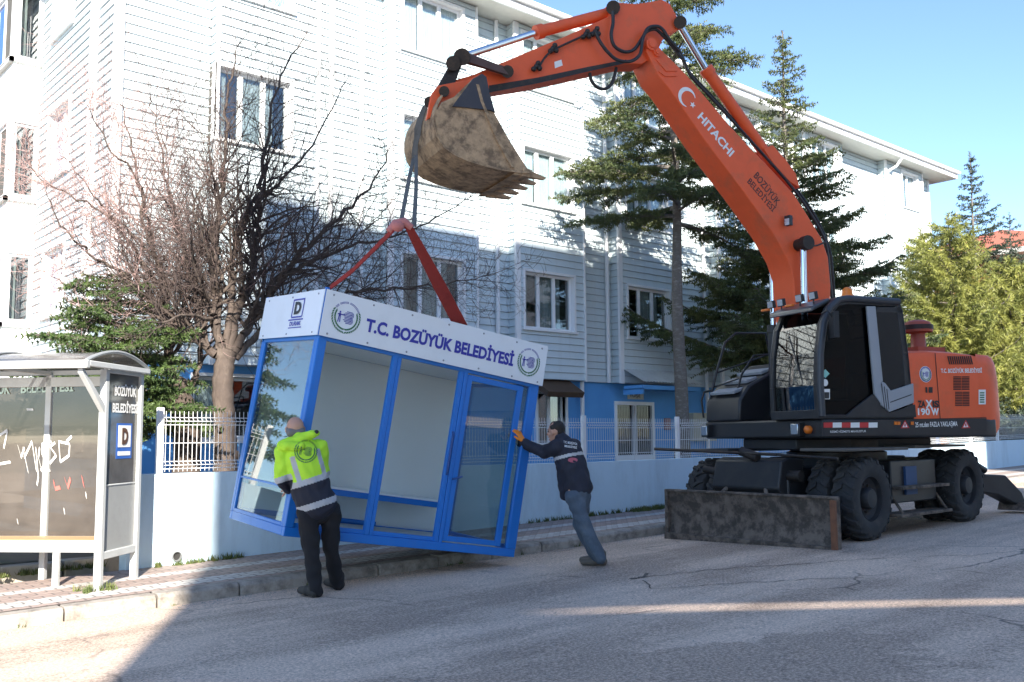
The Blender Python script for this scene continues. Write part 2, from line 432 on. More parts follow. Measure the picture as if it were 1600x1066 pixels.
# ------------------------------------------------------------------ apartment building
GLW = glass('window_glass', (.78, .84, .86), .10)
GLB = glass('window_glass_blue', (.25, .42, .75), .22)
GLS = glass('sky_painted_side_glass', (.2, .35, .7), .12, body=(.10, .26, .70), bodyf=.75)  # diffuse blue body stands in for sky reflected in the side panes
CURT = M('curtain_fabric', (.62, .60, .55), .9, var=.12, vs=3, stretch=(8, 8, .6))
LACE = M('net_curtain', (.86, .87, .86), .9, var=.1, vs=10)
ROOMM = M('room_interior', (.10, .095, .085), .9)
EAVEM = M('eaves_board', (.62, .60, .55), .6)
ROOFT = M('roof_tile', (.40, .13, .08), .8, var=.2, vs=8)
bld = empty('apartment_building', (5.42, 16, .3), 'large pale blue and white siding clad apartment block with bright blue ground floor', 'building')

def siding(mb, P0, t, n, L, z0, z1, holes, pitch=.165):
    """holes: (a0,a1,z0,z1) along t; boards are real sloping laps."""
    P0 = A(*P0); t = A(*t); n = A(*n); z = z0
    while z < z1 - 1e-4:
        ze = min(z + pitch, z1)
        br = sorted({z, ze} | {q for h in holes for q in (h[2], h[3]) if z + .002 < q < ze - .002})
        for a, b in zip(br[:-1], br[1:]):
            mid = (a + b) / 2
            cuts = sorted([(h[0], h[1]) for h in holes if h[2] < mid < h[3]])
            iv = []; s = 0.0
            for c0, c1 in cuts:
                if c0 > s: iv.append((s, c0))
                s = max(s, c1)
            if s < L: iv.append((s, L))
            oa = .022 * (1 - (a - z) / pitch); ob = .022 * (1 - (b - z) / pitch)
            for u0, u1 in iv:
                k = A(0, 0, 1)
                g_ = .010 if (a == z and b - a > .03) else 0
                if g_:
                    c_ = a + g_; oc = oa - .006
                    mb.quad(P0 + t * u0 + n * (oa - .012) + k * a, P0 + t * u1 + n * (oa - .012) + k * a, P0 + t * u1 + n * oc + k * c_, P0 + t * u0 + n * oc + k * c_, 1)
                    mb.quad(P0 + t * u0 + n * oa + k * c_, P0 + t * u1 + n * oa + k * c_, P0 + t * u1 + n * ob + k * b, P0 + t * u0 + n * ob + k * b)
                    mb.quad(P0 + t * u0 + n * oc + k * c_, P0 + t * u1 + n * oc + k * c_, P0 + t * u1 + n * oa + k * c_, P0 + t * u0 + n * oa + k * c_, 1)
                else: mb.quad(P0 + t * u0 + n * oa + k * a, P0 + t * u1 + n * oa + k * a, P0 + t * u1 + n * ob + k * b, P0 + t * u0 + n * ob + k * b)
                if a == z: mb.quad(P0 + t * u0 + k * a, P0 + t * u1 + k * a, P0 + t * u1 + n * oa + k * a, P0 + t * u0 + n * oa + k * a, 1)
        z = ze
def window(P0, t, n, w, h, bars=(.33, .66), curtain=3, gl=None, depth=.10, label=None, rm=True):
    """P0: lower corner on the wall plane"""
    P0 = A(*P0); t = A(*t); n = A(*n); k = A(0, 0, 1)
    def b(mb, a0, a1, z0, z1, d0, d1, m=0):
        c = P0 + t * (a0 + a1) / 2 + k * (z0 + z1) / 2 + n * (d0 + d1) / 2
        mb.box(c, (a1 - a0, abs(d1 - d0), z1 - z0), (t, n, k), m)
    f = MB(); d = -depth
    b(f, -.06, 0, -.0, h + .06, d - .06, .045); b(f, w, w + .06, 0, h + .06, d - .06, .045); b(f, 0, w, h, h + .06, d - .06, .045)
    b(f, 0, .055, 0, h, d - .04, d + .02); b(f, w - .055, w, 0, h, d - .04, d + .02)
    b(f, .055, w - .055, 0, .06, d - .04, d + .02); b(f, .055, w - .055, h - .06, h, d - .04, d + .02)
    for q in bars: b(f, q * w - .045, q * w + .045, .06, h - .06, d - .04, d + .025)
    fo = f.build('window', WINFR, bld, bevel=.004)
    if label: fo['label'] = label
    s = MB(); b(s, -.09, w + .09, -.05, 0, d - .05, .08); s.build('sill', WINFR, fo, bevel=.004)
    p = MB(); b(p, .05, w - .05, .05, h - .05, d - .012, d - .006); p.build('pane', gl or GLW, fo)
    if curtain:
        c = MB(); edges = [0.] + list(bars) + [1.]
        for i in range(len(edges) - 1):
            a0, a1 = edges[i] * w + .03, edges[i + 1] * w - .03
            if curtain == 1 and i != 1: a1 = a0 + (a1 - a0) * .45
            if curtain == 2 and i % 2: continue
            N = 26; pts = [(a0 + (a1 - a0) * j / N, -.17 + .018 * math.sin(j * 1.9 + i)) for j in range(N + 1)]
            for (u0, v0), (u1, v1) in zip(pts[:-1], pts[1:]):
                q = lambda u, v, z: P0 + t * u + n * v + k * z
                c.quad(q(u0, v0, .03), q(u1, v1, .03), q(u1, v1, h - .04), q(u0, v0, h - .04))
        c.build('curtain', LACE if curtain in (2, 3) else CURT, fo, smooth=60, recalc=False)
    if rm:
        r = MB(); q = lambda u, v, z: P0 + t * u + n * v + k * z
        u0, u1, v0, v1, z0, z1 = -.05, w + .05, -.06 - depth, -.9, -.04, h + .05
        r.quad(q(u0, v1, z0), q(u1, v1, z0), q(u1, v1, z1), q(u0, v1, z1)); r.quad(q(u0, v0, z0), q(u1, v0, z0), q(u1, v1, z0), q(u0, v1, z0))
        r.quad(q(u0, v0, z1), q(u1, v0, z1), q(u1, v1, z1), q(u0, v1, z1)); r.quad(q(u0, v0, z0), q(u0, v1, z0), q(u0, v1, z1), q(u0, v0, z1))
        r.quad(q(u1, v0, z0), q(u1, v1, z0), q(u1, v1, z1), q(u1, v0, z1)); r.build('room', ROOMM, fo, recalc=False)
    return fo
XT, NY = (1, 0, 0), (0, -1, 0)
ZT = 10.99
YB, YR = 15.82, 16.12
segs = [(5.42, 7.05, YR), (7.05, 9.07, YB), (9.07, 10.75, YR), (10.75, 13.0, YB), (13.0, 14.17, YR), (14.17, 16.3, YB), (16.3, 17.57, YR),
        (17.57, 19.74, YB), (19.74, 21.65, YR), (21.65, 24.3, YB), (24.3, 26.2, YR), (26.2, 28.5, YB), (28.5, 31.4, YR), (31.4, 34.1, YB), (34.1, 35.2, YR)]
FL = [(3.93, 5.22), (6.80, 8.12), (9.52, 10.80)]
wins = {1: (7.08, 1.4), 3: (11.05, 1.55), 5: (14.38, 1.55), 7: (17.85, 1.6), 9: (22.1, 1.7), 11: (26.6, 1.6), 13: (32.55, 1.15)}
cur = {(3, 0): 1, (3, 1): 3, (3, 2): 2, (5, 0): 1, (5, 1): 1, (5, 2): 3, (7, 0): 1, (7, 2): 2, (1, 1): 1, (13, 2): 2}
mb = MB(); trim = []
for i, (a, b_, Y) in enumerate(segs):
    hs = []
    if i in wins:
        wx, ww = wins[i]
        for fi, (z0, z1) in enumerate(FL):
            if i == 1 and fi == 0: continue
            hs.append((wx - a, wx + ww - a, z0, z1))
            window((wx, Y, z0), XT, NY, ww, z1 - z0, bars=(.32, .64) if ww > 1.3 else (.5,), curtain=(3 if fi == 2 or (fi == 1 and i != 1) else cur.get((i, fi), 1 + (i + fi) % 3)))
    siding(mb, (a, Y, 0), XT, NY, b_ - a, 2.80, ZT, hs)
    if Y == YB:   # cheeks of the projecting bay and its underside
        siding(mb, (a, YR, 0), (0, -1, 0), (-1, 0, 0), YR - YB, 2.80, ZT, []); siding(mb, (b_, YB, 0), (0, 1, 0), (1, 0, 0), YR - YB, 2.80, ZT, [])
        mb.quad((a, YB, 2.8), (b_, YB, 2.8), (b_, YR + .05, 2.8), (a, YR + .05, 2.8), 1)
# left end of the block and the stepped back wing
EW = [(.75, 2.0, 3.85, 5.15), (.75, 2.0, 6.55, 7.9), (.75, 2.0, 9.4, 10.75)]
siding(mb, (5.42, 20.6, 0), (0, -1, 0), (-1, 0, 0), 20.6 - YR, 1.2, ZT, EW)
for h in EW: window((5.42, 20.6 - h[0], h[2]), (0, -1, 0), (-1, 0, 0), h[1] - h[0], h[3] - h[2], bars=(.5,), curtain=2, gl=GLB)
siding(mb, (35.2, YR, 0), (0, 1, 0), (1, 0, 0), 12, 1.0, ZT, [])
mb.build('siding_wall', [SIDING, SIDINGB], bld, recalc=False)
# stepped wing with glazed bays
WG = M('wing_white_render', (.74, .74, .72), .7, dirt=(.5, .5, .48), ds=1.5, da=.2)
mb = MB(); bays = [(3.83, 5.20), (6.35, 7.86), (9.2, 10.7)]
zz = [.3] + [q for b in bays for q in b] + [ZT]
for z0, z1 in zip(zz[::2], zz[1::2]):
    mb.bx(4.88, 5.42, 20.6, 20.75, z0, z1); mb.bx(4.88, 5.0, 20.75, 27, z0, z1); mb.bx(4.80, 5.46, 20.52, 20.60, z1 - .10, z1 - .02); mb.bx(4.80, 4.88, 20.52, 27, z1 - .10, z1 - .02)
mb.build('wing_wall', WG, bld)
for z0, z1 in bays:
    window((4.95, 20.62, z0), XT, NY, .44, z1 - z0, bars=(), curtain=1, depth=.02)
    window((4.88, 27, z0), (0, -1, 0), (-1, 0, 0), 6.3, z1 - z0, bars=[i / 9 for i in range(1, 9)], curtain=0, gl=GLS, depth=.02, rm=False)
    b_ = MB(); b_.bx(4.84, 4.92, 20.54, 20.64, z0, z1); b_.build('corner_post', WINFR, bld)
# blue ground floor
mb = MB(); GH = [(6.9, 8.2, 1.5, 2.6), (15.05, 15.95, 1.3, 2.55), (17.65, 19.15, .72, 2.36)]
GY = 16.16; x = 5.42
for (a, b_, z0, z1) in GH:
    mb.bx(x, a, GY, GY + .2, .2, 2.9); mb.bx(a, b_, GY, GY + .2, z1, 2.9)
    if z0 > .75: mb.bx(a, b_, GY, GY + .2, .2, z0)
    x = b_
mb.bx(x, 35.2, GY, GY + .2, .2, 2.9); mb.bx(5.42, 5.6, GY + .2, 20.6, .2, 1.2); mb.bx(5.42, 5.6, GY + .2, 20.6, 1.2, 2.0)
mb.build('ground_floor_wall', BLUEW, bld)
window((6.9, GY, 1.5), XT, NY, 1.3, 1.1, bars=(.5,), curtain=2)
window((15.05, GY, 1.3), XT, NY, .9, 1.25, bars=(.5,), curtain=1)
mb = MB(); mb.bx(5.6, 35, 17.4, 17.5, .2, ZT); mb.bx(5.7, 5.8, 17.5, 27, .2, ZT); mb.build('light_block_wall', ROOMM, bld)  # unseen core walls added to stop light leaking through the shell
# door
d = MB(); x0, x1, z0, z1 = 17.65, 19.15, .72, 2.36
d.bx(x0, x0 + .09, GY - .03, GY + .1, z0, z1); d.bx(x1 - .09, x1, GY - .03, GY + .1, z0, z1); d.bx(x0 + .09, x1 - .09, GY - .03, GY + .1, z1 - .09, z1)
d.bx(18.34, 18.46, GY - .03, GY + .08, z0, z1 - .09); d.bx(x0 + .09, x1 - .09, GY - .02, GY + .08, z0, z0 + .3)
do = d.build('entrance_door', WINFR, bld, bevel=.005)
g_ = MB(); g_.bx(x0 + .08, x1 - .08, GY + .04, GY + .05, z0 + .3, z1 - .09); g_.build('pane', glass('door_glass', (.30, .31, .31), .02), do)
gr = MB()
for i in range(22):
    xx = x0 + .13 + i * .0585; gr.tube([(xx, GY - .04, z0 + .3), (xx, GY - .04, z1 - .1)], .006, 4)
gr.build('window_grille', M('dark_grille', (.05, .045, .04), .6), do, recalc=False)
c_ = MB(); c_.bx(x0, x1, GY + .35, GY + .4, z0, z1); c_.build('curtain', M('brown_curtain', (.10, .055, .035), .9, var=.5, vs=3, stretch=(9, 9, .3)), do)
# corrugated canopy over the door
cn = MB(); N = 60
for i in range(N):
    u0, u1 = 17.62 + 2.25 * i / N, 17.62 + 2.25 * (i + 1) / N
    h0, h1 = .022 * math.sin(i * math.pi / 1.5), .022 * math.sin((i + 1) * math.pi / 1.5)
    cn.quad((u0, 15.15, 2.80 + h0), (u1, 15.15, 2.80 + h1), (u1, YB - .02, 3.14 + h1), (u0, YB - .02, 3.14 + h0))
co = cn.build('entrance_canopy', M('corrugated_sheet', (.55, .57, .56), .5, metal=.2, dirt=(.35, .33, .3), ds=4, da=.5), bld, recalc=False)
cn = MB(); cn.bx(17.62, 19.87, 15.2, YB - .02, 2.62, 2.72); cn.bx(17.62, 17.68, 15.2, YB, 2.5, 2.64); cn.build('canopy_frame', BLUEW, co)
sg = MB(); sg.bx(18.15, 18.75, GY - .02, GY, 2.42, 2.58); sgo = sg.build('door_sign', M('sign_plate', (.6, .6, .50), .5), bld)
# small brown awning over the ground floor window
aw = MB(); aw.prism([(14.75, 15.45, 2.50), (14.75, 15.52, 2.38), (14.75, 16.15, 2.78), (14.75, 16.15, 2.92)], (1.15, 0, 0))
aw.build('awning', M('dark_brown_wood', (.09, .055, .035), .8, var=.3, vs=12), bld, bevel=.01)
# small things on the blue wall
sb = MB(); sb.bx(19.55, 19.75, GY - .06, GY, 1.65, 1.95); sb.build('meter_box', M('meter_box_red', (.28, .12, .12), .6), bld)
sb = MB(); sb.bx(20.6, 21.6, GY - .14, GY, 1.35, 2.1); sb.build('electric_cabinet', M('cabinet_beige', (.50, .48, .38), .6), bld)
# corner trims and downpipes
for (x, Y, w) in [(7.05, YB, .06), (9.07, YB, .06), (10.75, YB, .14), (13.0, YB, .05), (14.17, YB, .14), (16.3, YB, .05), (17.57, YB, .14), (19.74, YB, .06), (21.65, YB, .12), (24.3, YB, .06), (26.2, YB, .1), (31.4, YB, .1), (34.1, YB, .08), (35.2, YR, .12)]:
    q = MB(); q.box((x, Y - .012, (2.78 + ZT) / 2), (w, .06, ZT - 2.78)); q.build('corner_trim', WINFR, bld)
for (x, Y, z0) in [(9.5, YR, 1.0), (10.2, YR, .6), (13.78, YR, 2.8), (16.36, YR - .05, .6), (17.35, YR, 2.8), (21.25, YR, 1.0), (25.9, YR, 1.)]:
    q = MB(); q.tube([(x, Y - .08, z0), (x, Y - .08, ZT)], .05, 10)
    for zz_ in (3.5, 5.5, 7.5, 9.5): q.tube([(x, Y - .08, zz_ - .02), (x, Y - .08, zz_ + .02)], .06, 10)
    q.build('drain_pipe', WINFR, bld, smooth=50)
q = MB(); q.box((5.42, YR - .01, (1.3 + ZT) / 2), (.14, .14, ZT - 1.3)); q.build('corner_trim', WINFR, bld)
q = MB(); q.box((5.41, 17.3, (1.3 + ZT) / 2), (.08, .35, ZT - 1.3)); q.build('corner_trim', WINFR, bld)
# eaves and roof
mb = MB()
mb.bx(4.9, 35.82, 15.32, 28, 11.0, 11.05)                     # soffit
mb.build('soffit', EAVEM, bld)
mb = MB(); mb.bx(4.86, 35.86, 15.26, 15.32, 10.98, 11.22); mb.bx(35.82, 35.88, 15.32, 28, 10.98, 11.22); mb.bx(4.84, 4.9, 15.32, 28, 10.98, 11.22)
mb.prism([(4.8, 15.26, 11.15), (4.8, 15.16, 11.15), (4.8, 15.14, 11.24), (4.8, 15.26, 11.24)], (31.1, 0, 0))
mb.build('gutter', WINFR, bld, bevel=.01)
mb = MB(); mb.add([(4.86, 15.26, 11.24), (35.86, 15.26, 11.24), (35.86, 28, 11.24), (4.86, 28, 11.24), (10, 21.6, 13.4), (31, 21.6, 13.4)],
                  [(0, 1, 5, 4), (1, 2, 5), (2, 3, 4, 5), (3, 0, 4)]); mb.build('roof', ROOFT, bld)
mb = MB()
for x, z in ((31.6, 10.9),): mb.tube([(x, 15.3, 11.0), (x, 15.5, 10.75), (x, 16.05, 10.55)], .05, 8)
mb.build('downpipe_elbow', WINFR, bld, smooth=50)

# neighbouring red roofed house far right
HZ = 10.2
hs = empty('neighbour_house', (48, 17, 1), 'orange walled house with red tiled roof behind the far trees', 'house')
OW = M('orange_render', (.50, .20, .09), .8, var=.1); 
mb = MB(); mb.bx(49.5, 66, 15.5, 26, 0, HZ); mb.build('wall', OW, hs)
mb = MB(); mb.bx(48.7, 62.8, 14.6, 26.8, HZ, HZ + .25); mb.build('eaves', EAVEM, hs, bevel=.02)
mb = MB(); mb.add([(48.7, 14.6, HZ + .25), (67.2, 14.6, HZ + .25), (67.2, 26.8, HZ + .25), (48.7, 26.8, HZ + .25), (53.5, 20.6, HZ + 2.2), (62, 20.6, HZ + 2.2)], [(0, 1, 5, 4), (1, 2, 5), (2, 3, 4, 5), (3, 0, 4)])
mb.build('roof', ROOFT, hs)
for x in (50.7, 54.7, 58.7):
    for z in (2.2, 5.2, 8.0):
        q = MB(); q.bx(x, x + 1.7, 15.42, 15.5, z, z + 1.5); q.bx(x - .15, x + 1.85, 15.3, 15.5, z - .15, z)
        f = q.build('window', WINFR, hs); q = MB(); q.bx(x + .1, x + 1.6, 15.39, 15.42, z + .1, z + 1.4); q.build('pane', GLB, f)
mb = MB(); mb.bx(49.7, 52.7, 14.5, 15.5, 7.6, 7.72); mb.bx(49.7, 52.7, 14.5, 14.56, 7.72, 8.6); mb.build('balcony', WINFR, hs)

# the building across the street, behind the camera: it throws the big shade
ob = empty('shade_building', (3, -14, 0), 'plain apartment block on the near side of the street behind the camera', 'building')
OY = -9.0
def occl(x, y, z):    # where the sun ray through a point meets the facade plane of the block across the street
    d = np.array(_ld); P = A(x, y, z); t = (OY - y) / d[1]; return P + d * t
cr = occl(2.15, 6.2, 0.0)[0]; top = occl(13, YB, 5.9)[2]; ga = occl(21.9, 9.9, 1)[0]; gb = occl(24.8, 9.9, 1)[0]
OBM = M('far_side_render', (.72, .66, .58), .8, var=.05)
ex_ = np.array(_ld) * -.35; zl = lambda x: 8.45 - .345 * (x + 3.45)
def slab(pts): mb.prism([(x, OY, z) for x, z in pts], ex_)
mb = MB(); SH = .068  # sloping slit added through the wall to let a sun streak reach the road
slab([(cr, -1), (ga, -1), (ga, zl(5)), (5, zl(5)), (-3.7, zl(-3.7)), (cr, zl(-3.7))])
slab([(cr, zl(-3.7)), (-3.7, zl(-3.7)), (-2.2, zl(-2.2) + SH), (5, zl(5) + SH), (5.02, zl(5)), (ga, zl(5)), (ga, top), (cr, top)])
mb.bx(gb, gb + 26, OY - .35, OY, -1, occl(26, 10.3, 2.2)[2])
mb.build('wall', OBM, ob)
for i in range(7):
    for k in range(5):
        x = cr + 1.2 + i * 2.5; z = 1.2 + k * 2.9
        if x + 1.4 < ga and k != 2:
            q = MB(); q.bx(x - .1, x + 1.5, OY, OY + .05, z - .1, z + 1.5); f = q.build('window', WINFR, ob)
            q = MB(); q.bx(x, x + 1.4, OY + .05, OY + .06, z, z + 1.4); q.build('pane', M('pane_dark', (.04, .05, .06), .1), f)

# ------------------------------------------------------------------ lettering helper
_tx = {}
def text_verts(s, bold=.02):
    if (s, bold) in _tx: return _tx[(s, bold)]
    cu = bpy.data.curves.new('txt', 'FONT'); cu.body = s; cu.size = 1; cu.offset = bold; cu.resolution_u = 3
    o = bpy.data.objects.new('txt', cu); COL.objects.link(o)
    dg = bpy.context.evaluated_depsgraph_get(); me = bpy.data.meshes.new_from_object(o.evaluated_get(dg))
    V = np.array([v.co[:] for v in me.vertices]); Fs = [tuple(p.vertices) for p in me.polygons]
    bpy.data.objects.remove(o); bpy.data.meshes.remove(me)
    lo, hi = V.min(0), V.max(0); V = (V - lo) / np.maximum(hi - lo, 1e-6)
    _tx[(s, bold)] = (V, Fs); return _tx[(s, bold)]
def text(mb, s, p0, p1, h, up, out, m=0, bold=.02):
    """baseline p0->p1 filled exactly, height h along up, pushed out by out"""
    V, Fs = text_verts(s, bold); p0 = A(*p0); p1 = A(*p1); up = nrm(up); out = np.array(out, float)
    mb.add([p0 + (p1 - p0) * v[0] + up * h * v[1] + out for v in V], Fs, m)
def emblem(mb, c, r, t, u, out, mg=0, mblue=1, figure=True):
    c = A(*c) + np.array(out, float); t = nrm(t); u = nrm(u)
    P = lambda a, b: c + t * a * r + u * b * r
    for sgn in (-1, 1):
        for i in range(12):
            w = rad(-84 + i * 9.8); R0 = .86
            for off in (-.09, .10):
                x, y = math.cos(w) * (R0 + off), math.sin(w) * (R0 + off); dw = w + math.pi / 2 + (off * 5)
                dx, dy = math.cos(dw) * .13, math.sin(dw) * .13; nx, ny = -dy * .38, dx * .38
                mb.poly([P(sgn * (x - dx), y - dy), P(sgn * (x + nx), y + ny), P(sgn * (x + dx), y + dy), P(sgn * (x - nx), y - ny)], mg)
    n = 22
    for i in range(n):      # arched lettering over the top
        if i in (3, 11): continue
        w = rad(145 - i * 5.4); x, y = math.cos(w), math.sin(w)
        for q in (0, 1):
            a = .87 + q * .07
            mb.poly([P(x * a - y * .028, y * a + x * .028), P(x * a + y * .028, y * a - x * .028), P(x * (a + .045) + y * .028, y * (a + .045) - x * .028), P(x * (a + .045) - y * .028, y * (a + .045) + x * .028)], mblue)
    # small figure with outstretched arms and the curved bars
    bar = lambda x0, x1, y0, y1: mb.poly([P(x0, y0), P(x1, y0), P(x1, y1), P(x0, y1)], mblue)
    bar(-.50, -.40, .20, .32); bar(-.52, -.38, -.02, .18); bar(-.60, -.1, .08, .15)
    mb.poly([P(-.52, -.02), P(-.46, -.02), P(-.50, -.38), P(-.56, -.38)], mblue); mb.poly([P(-.44, -.02), P(-.38, -.02), P(-.36, -.38), P(-.42, -.38)], mblue)
    for i, y in enumerate((.36, .27, .18, .09, 0, -.09, -.18, -.27, -.36)):
        x0 = [.0, -.1, -.2, -.1, -.15, -.1, -.2, -.1, 0][i]; bar(x0, .30, y - .022, y + .022)
    for k in range(4):
        R0 = .30 - k * .075
        for cy in (.18, -.18):
            for j in range(8):
                w0, w1 = rad(-90 + j * 22.5), rad(-90 + (j + 1) * 22.5); Ra, Rb = max(R0 - .12, 0.01) , max(R0 - .12, 0.01) + .035
                mb.poly([P(.3 + math.cos(w0) * Ra, cy + math.sin(w0) * Ra), P(.3 + math.cos(w0) * Rb, cy + math.sin(w0) * Rb), P(.3 + math.cos(w1) * Rb, cy + math.sin(w1) * Rb), P(.3 + math.cos(w1) * Ra, cy + math.sin(w1) * Ra)], mblue)

# ------------------------------------------------------------------ wheeled excavator
PV = A(12.2, 7.05, 0); HD = rad(162.5)
ed = A(math.cos(HD), math.sin(HD), 0); el = A(-math.sin(HD), math.cos(HD), 0); ez = A(0, 0, 1)
def U(u, v, z): return PV + ed * u + el * v + ez * z
def UV(px, py, v): return onp(px, py, el, el @ PV + v)           # pixel -> point on the plane v
def uvz(px, py, v): P = UV(px, py, v); return (P - PV) @ ed, P[2]
ex = empty('wheeled_excavator', (12.2, 7.05, .25), 'orange wheeled excavator with charcoal cab lifting the kiosk by its raised bucket', 'excavator')
# wheels
def tyre(mb, R=.505, w=.27):
    prof = [(.27, -w * .42), (.30, -w * .5), (.40, -w * .54), (.455, -w * .5), (.47, -w * .42), (.475, 0), (.47, w * .42), (.455, w * .5), (.40, w * .54), (.30, w * .5), (.27, w * .42)]
    mb.lathe(prof, (0, 0, 0), (0, 1, 0), 40)
    n = 20
    for i in range(n):
        for s in (-1, 1):
            a0 = 2 * math.pi * (i + (.5 if s > 0 else 0)) / n
            pts = []
            for (aa, yy, hh) in ((0, .0, 1), (.10, .55, 1), (.16, 1.0, .96)):
                pts.append((a0 + aa, s * yy * w * .5, hh))
            for k in range(2):
                vs = []
                for q in (pts[k], pts[k + 1]):
                    for da in (-.062, .062):
                        for rr in (.46, R * q[2]):
                            a = q[0] + da * (1 if rr < .47 else .8); vs.append((math.cos(a) * rr, q[1], math.sin(a) * rr))
                mb.add(vs, [(0, 1, 3, 2), (4, 6, 7, 5), (0, 4, 5, 1), (2, 3, 7, 6), (1, 5, 7, 3), (0, 2, 6, 4)])
            # shoulder block reaching down the side wall
            a = a0 + .16; vs = []
            for yy, rr in ((w * .5, R * .96), (w * .56, .43)):
                for da in (-.05, .05):
                    for dy in (0, -.05): vs.append((math.cos(a + da) * rr, s * (yy + dy), math.sin(a + da) * rr))
            mb.add(vs, [(0, 1, 3, 2), (4, 6, 7, 5), (0, 4, 5, 1), (2, 3, 7, 6), (1, 5, 7, 3), (0, 2, 6, 4)])
def wheel_proto():
    w = empty('wheel', (0, 0, 0)); w.parent = ex; w['_local'] = 1
    t = MB(); tyre(t); t.build('tyre', RUBBER, w, smooth=35)
    r = MB(); r.lathe([(.275, .115), (.265, .12), (.255, .06), (.20, .02), (.13, .02), (.13, .10), (.11, .13), (0, .135)], (0, 0, 0), (0, -1, 0), 32)
    r.lathe([(.275, .115), (.265, .12), (.255, .06), (0, .02)], (0, 0, 0), (0, 1, 0), 32)
    for i in range(10):
        a = 2 * math.pi * i / 10; r.tube([(math.cos(a) * .165, -.015, math.sin(a) * .165), (math.cos(a) * .165, -.05, math.sin(a) * .165)], .014, 6)
    r.build('rim', RIMM, w, smooth=35)
    return w
w0 = wheel_proto(); first = True
for X in (10.98, 13.66):
    for Y, fl in ((6.02, 0), (6.36, 0), (7.86, 1), (8.20, 1)):
        w = w0
        if not first:
            w = w0.copy(); COL.objects.link(w)
            for c in w0.children:
                d_ = c.copy(); COL.objects.link(d_); d_.parent = w
        first = False
        w.location = Vector((X, Y, zr(X, Y) + .50)) - ex.location
        w.rotation_euler = (0, X * 1.3 + Y, math.pi if fl else 0)
XF, XR = 10.98, 13.66
mb = MB()
mb.bx(10.55, 14.2, 6.72, 7.48, .72, 1.08); mb.bx(11.4, 13.1, 6.5, 7.6, .95, 1.2)
mb.bx(10.3, 10.7, 6.6, 7.6, .55, 1.0); mb.bx(14.0, 14.4, 6.5, 7.7, .6, 1.15)
mb.build('chassis', BLACKM, ex, bevel=.02)
mb = MB(); 
for X in (XF, XR): mb.tube([(X, 6.2, .8), (X, 8.0, .8)], .10, 12); mb.sphere((X, 7.1, .78), (.24, .24, .24), 12); mb.tube([(X, 6.15, .78), (X, 6.5, .78)], .2, 14)
mb.build('axle', GREASE, ex, smooth=40)
mb = MB(); mb.lathe([(.58, 1.10), (.66, 1.12), (.66, 1.26), (.60, 1.28), (.60, 1.42)], (12.2, 7.05, 0), (0, 0, 1), 36); mb.build('swing_ring', GREASE, ex, smooth=40)
# side tool box and steps between the wheels, plank-like fenders over the tyres
mb = MB(); mb.bx(11.72, 12.95, 6.02, 6.55, .62, 1.16); mb.build('tool_box', BLACKM, ex, bevel=.015)
mb = MB(); mb.bx(12.05, 12.35, 5.99, 6.03, .72, 1.08); mb.build('tank_panel', M('dark_blue_panel', (.02, .06, .16), .6), ex)
mb = MB(); mb.bx(11.65, 13.05, 5.86, 6.16, .46, .50); mb.bx(11.7, 13.0, 5.86, 6.0, .80, .84); mb.tube([(11.75, 5.9, .5), (11.75, 6.1, .8)], .02, 6); mb.tube([(12.95, 5.9, .5), (12.95, 6.1, .8)], .02, 6)
mb.build('step', BLADEM, ex, bevel=.006)
mb = MB()
mb.box((11.1, 6.15, 1.315), (1.5, .62, .035), [nrm((1, 0, .0)), (0, 1, 0), (0, 0, 1)]); mb.box((13.1, 6.3, 1.33), (1.5, .62, .035)); mb.build('fender', M('dusty_fender', (.10, .09, .08), .8, dirt=(.18, .16, .14), ds=4, da=.8), ex, bevel=.008)
mb = MB(); mb.box((11.3, 7.95, 1.30), (1.5, .6, .035)); mb.box((13.4, 7.95, 1.32), (1.5, .6, .035)); mb.build('fender', BLACKM, ex, bevel=.008)
# front guard box, brackets and dozer blade
mb = MB()
mb.prism([(10.35, 6.62, 1.22), (10.2, 6.62, 1.18), (10.12, 6.62, .85), (10.25, 6.62, .66), (10.6, 6.62, .66), (10.7, 6.62, 1.2)], (0, .98, 0))
mb.build('front_cover', BLACKM, ex, bevel=.02)
mb = MB(); mb.tube([(10.35, 6.45, 1.0), (10.35, 6.62, 1.0)], .07, 12); mb.tube([(10.3, 7.6, 1.02), (10.3, 7.85, 1.06)], .05, 10)
mb.tube([(10.2, 6.95, 1.22), (10.2, 7.2, 1.30)], .06, 10); mb.tube([(10.15, 6.65, 1.26), (10.2, 8.6, 1.32)], .022, 6); mb.tube([(10.15, 6.9, 1.27), (10.25, 5.9, 1.22)], .018, 6)
mb.build('brackets', GREASE, ex, smooth=40)
BX = 9.98
bl = MB()
N = 8; pr = []
for i in range(N + 1):
    q = i / N; pr.append((BX + .075 * math.sin(q * math.pi) + (.02 if i == N else 0) - .01, .17 + q * .62))
Y0, Y1 = 5.80, 8.24
back = [(x + .03, z) for x, z in pr[::-1]]
P = [(x, Y0, z) for x, z in pr + back]
bl.prism(P, (0, Y1 - Y0, 0))
bl.bx(BX - .05, BX + .02, Y0 - .01, Y1 + .01, .15, .24); bl.bx(BX - .015, BX + .07, Y0 - .02, Y0 + .03, .2, .80); bl.bx(BX - .015, BX + .07, Y1 - .03, Y1 + .02, .2, .80); bl.bx(BX - .02, BX + .09, Y0, Y1, .77, .80)
bo = bl.build('dozer_blade', BLADEM, ex, bevel=.008)
bl = MB(); bl.bx(BX - .055, BX - .018, Y0 - .025, Y0 + .04, .2, .76); bl.build('rusty_edge', M('rust', (.20, .085, .045), .85, dirt=(.08, .05, .04), ds=8, da=.6, bmp=.3), bo)
mb = MB()
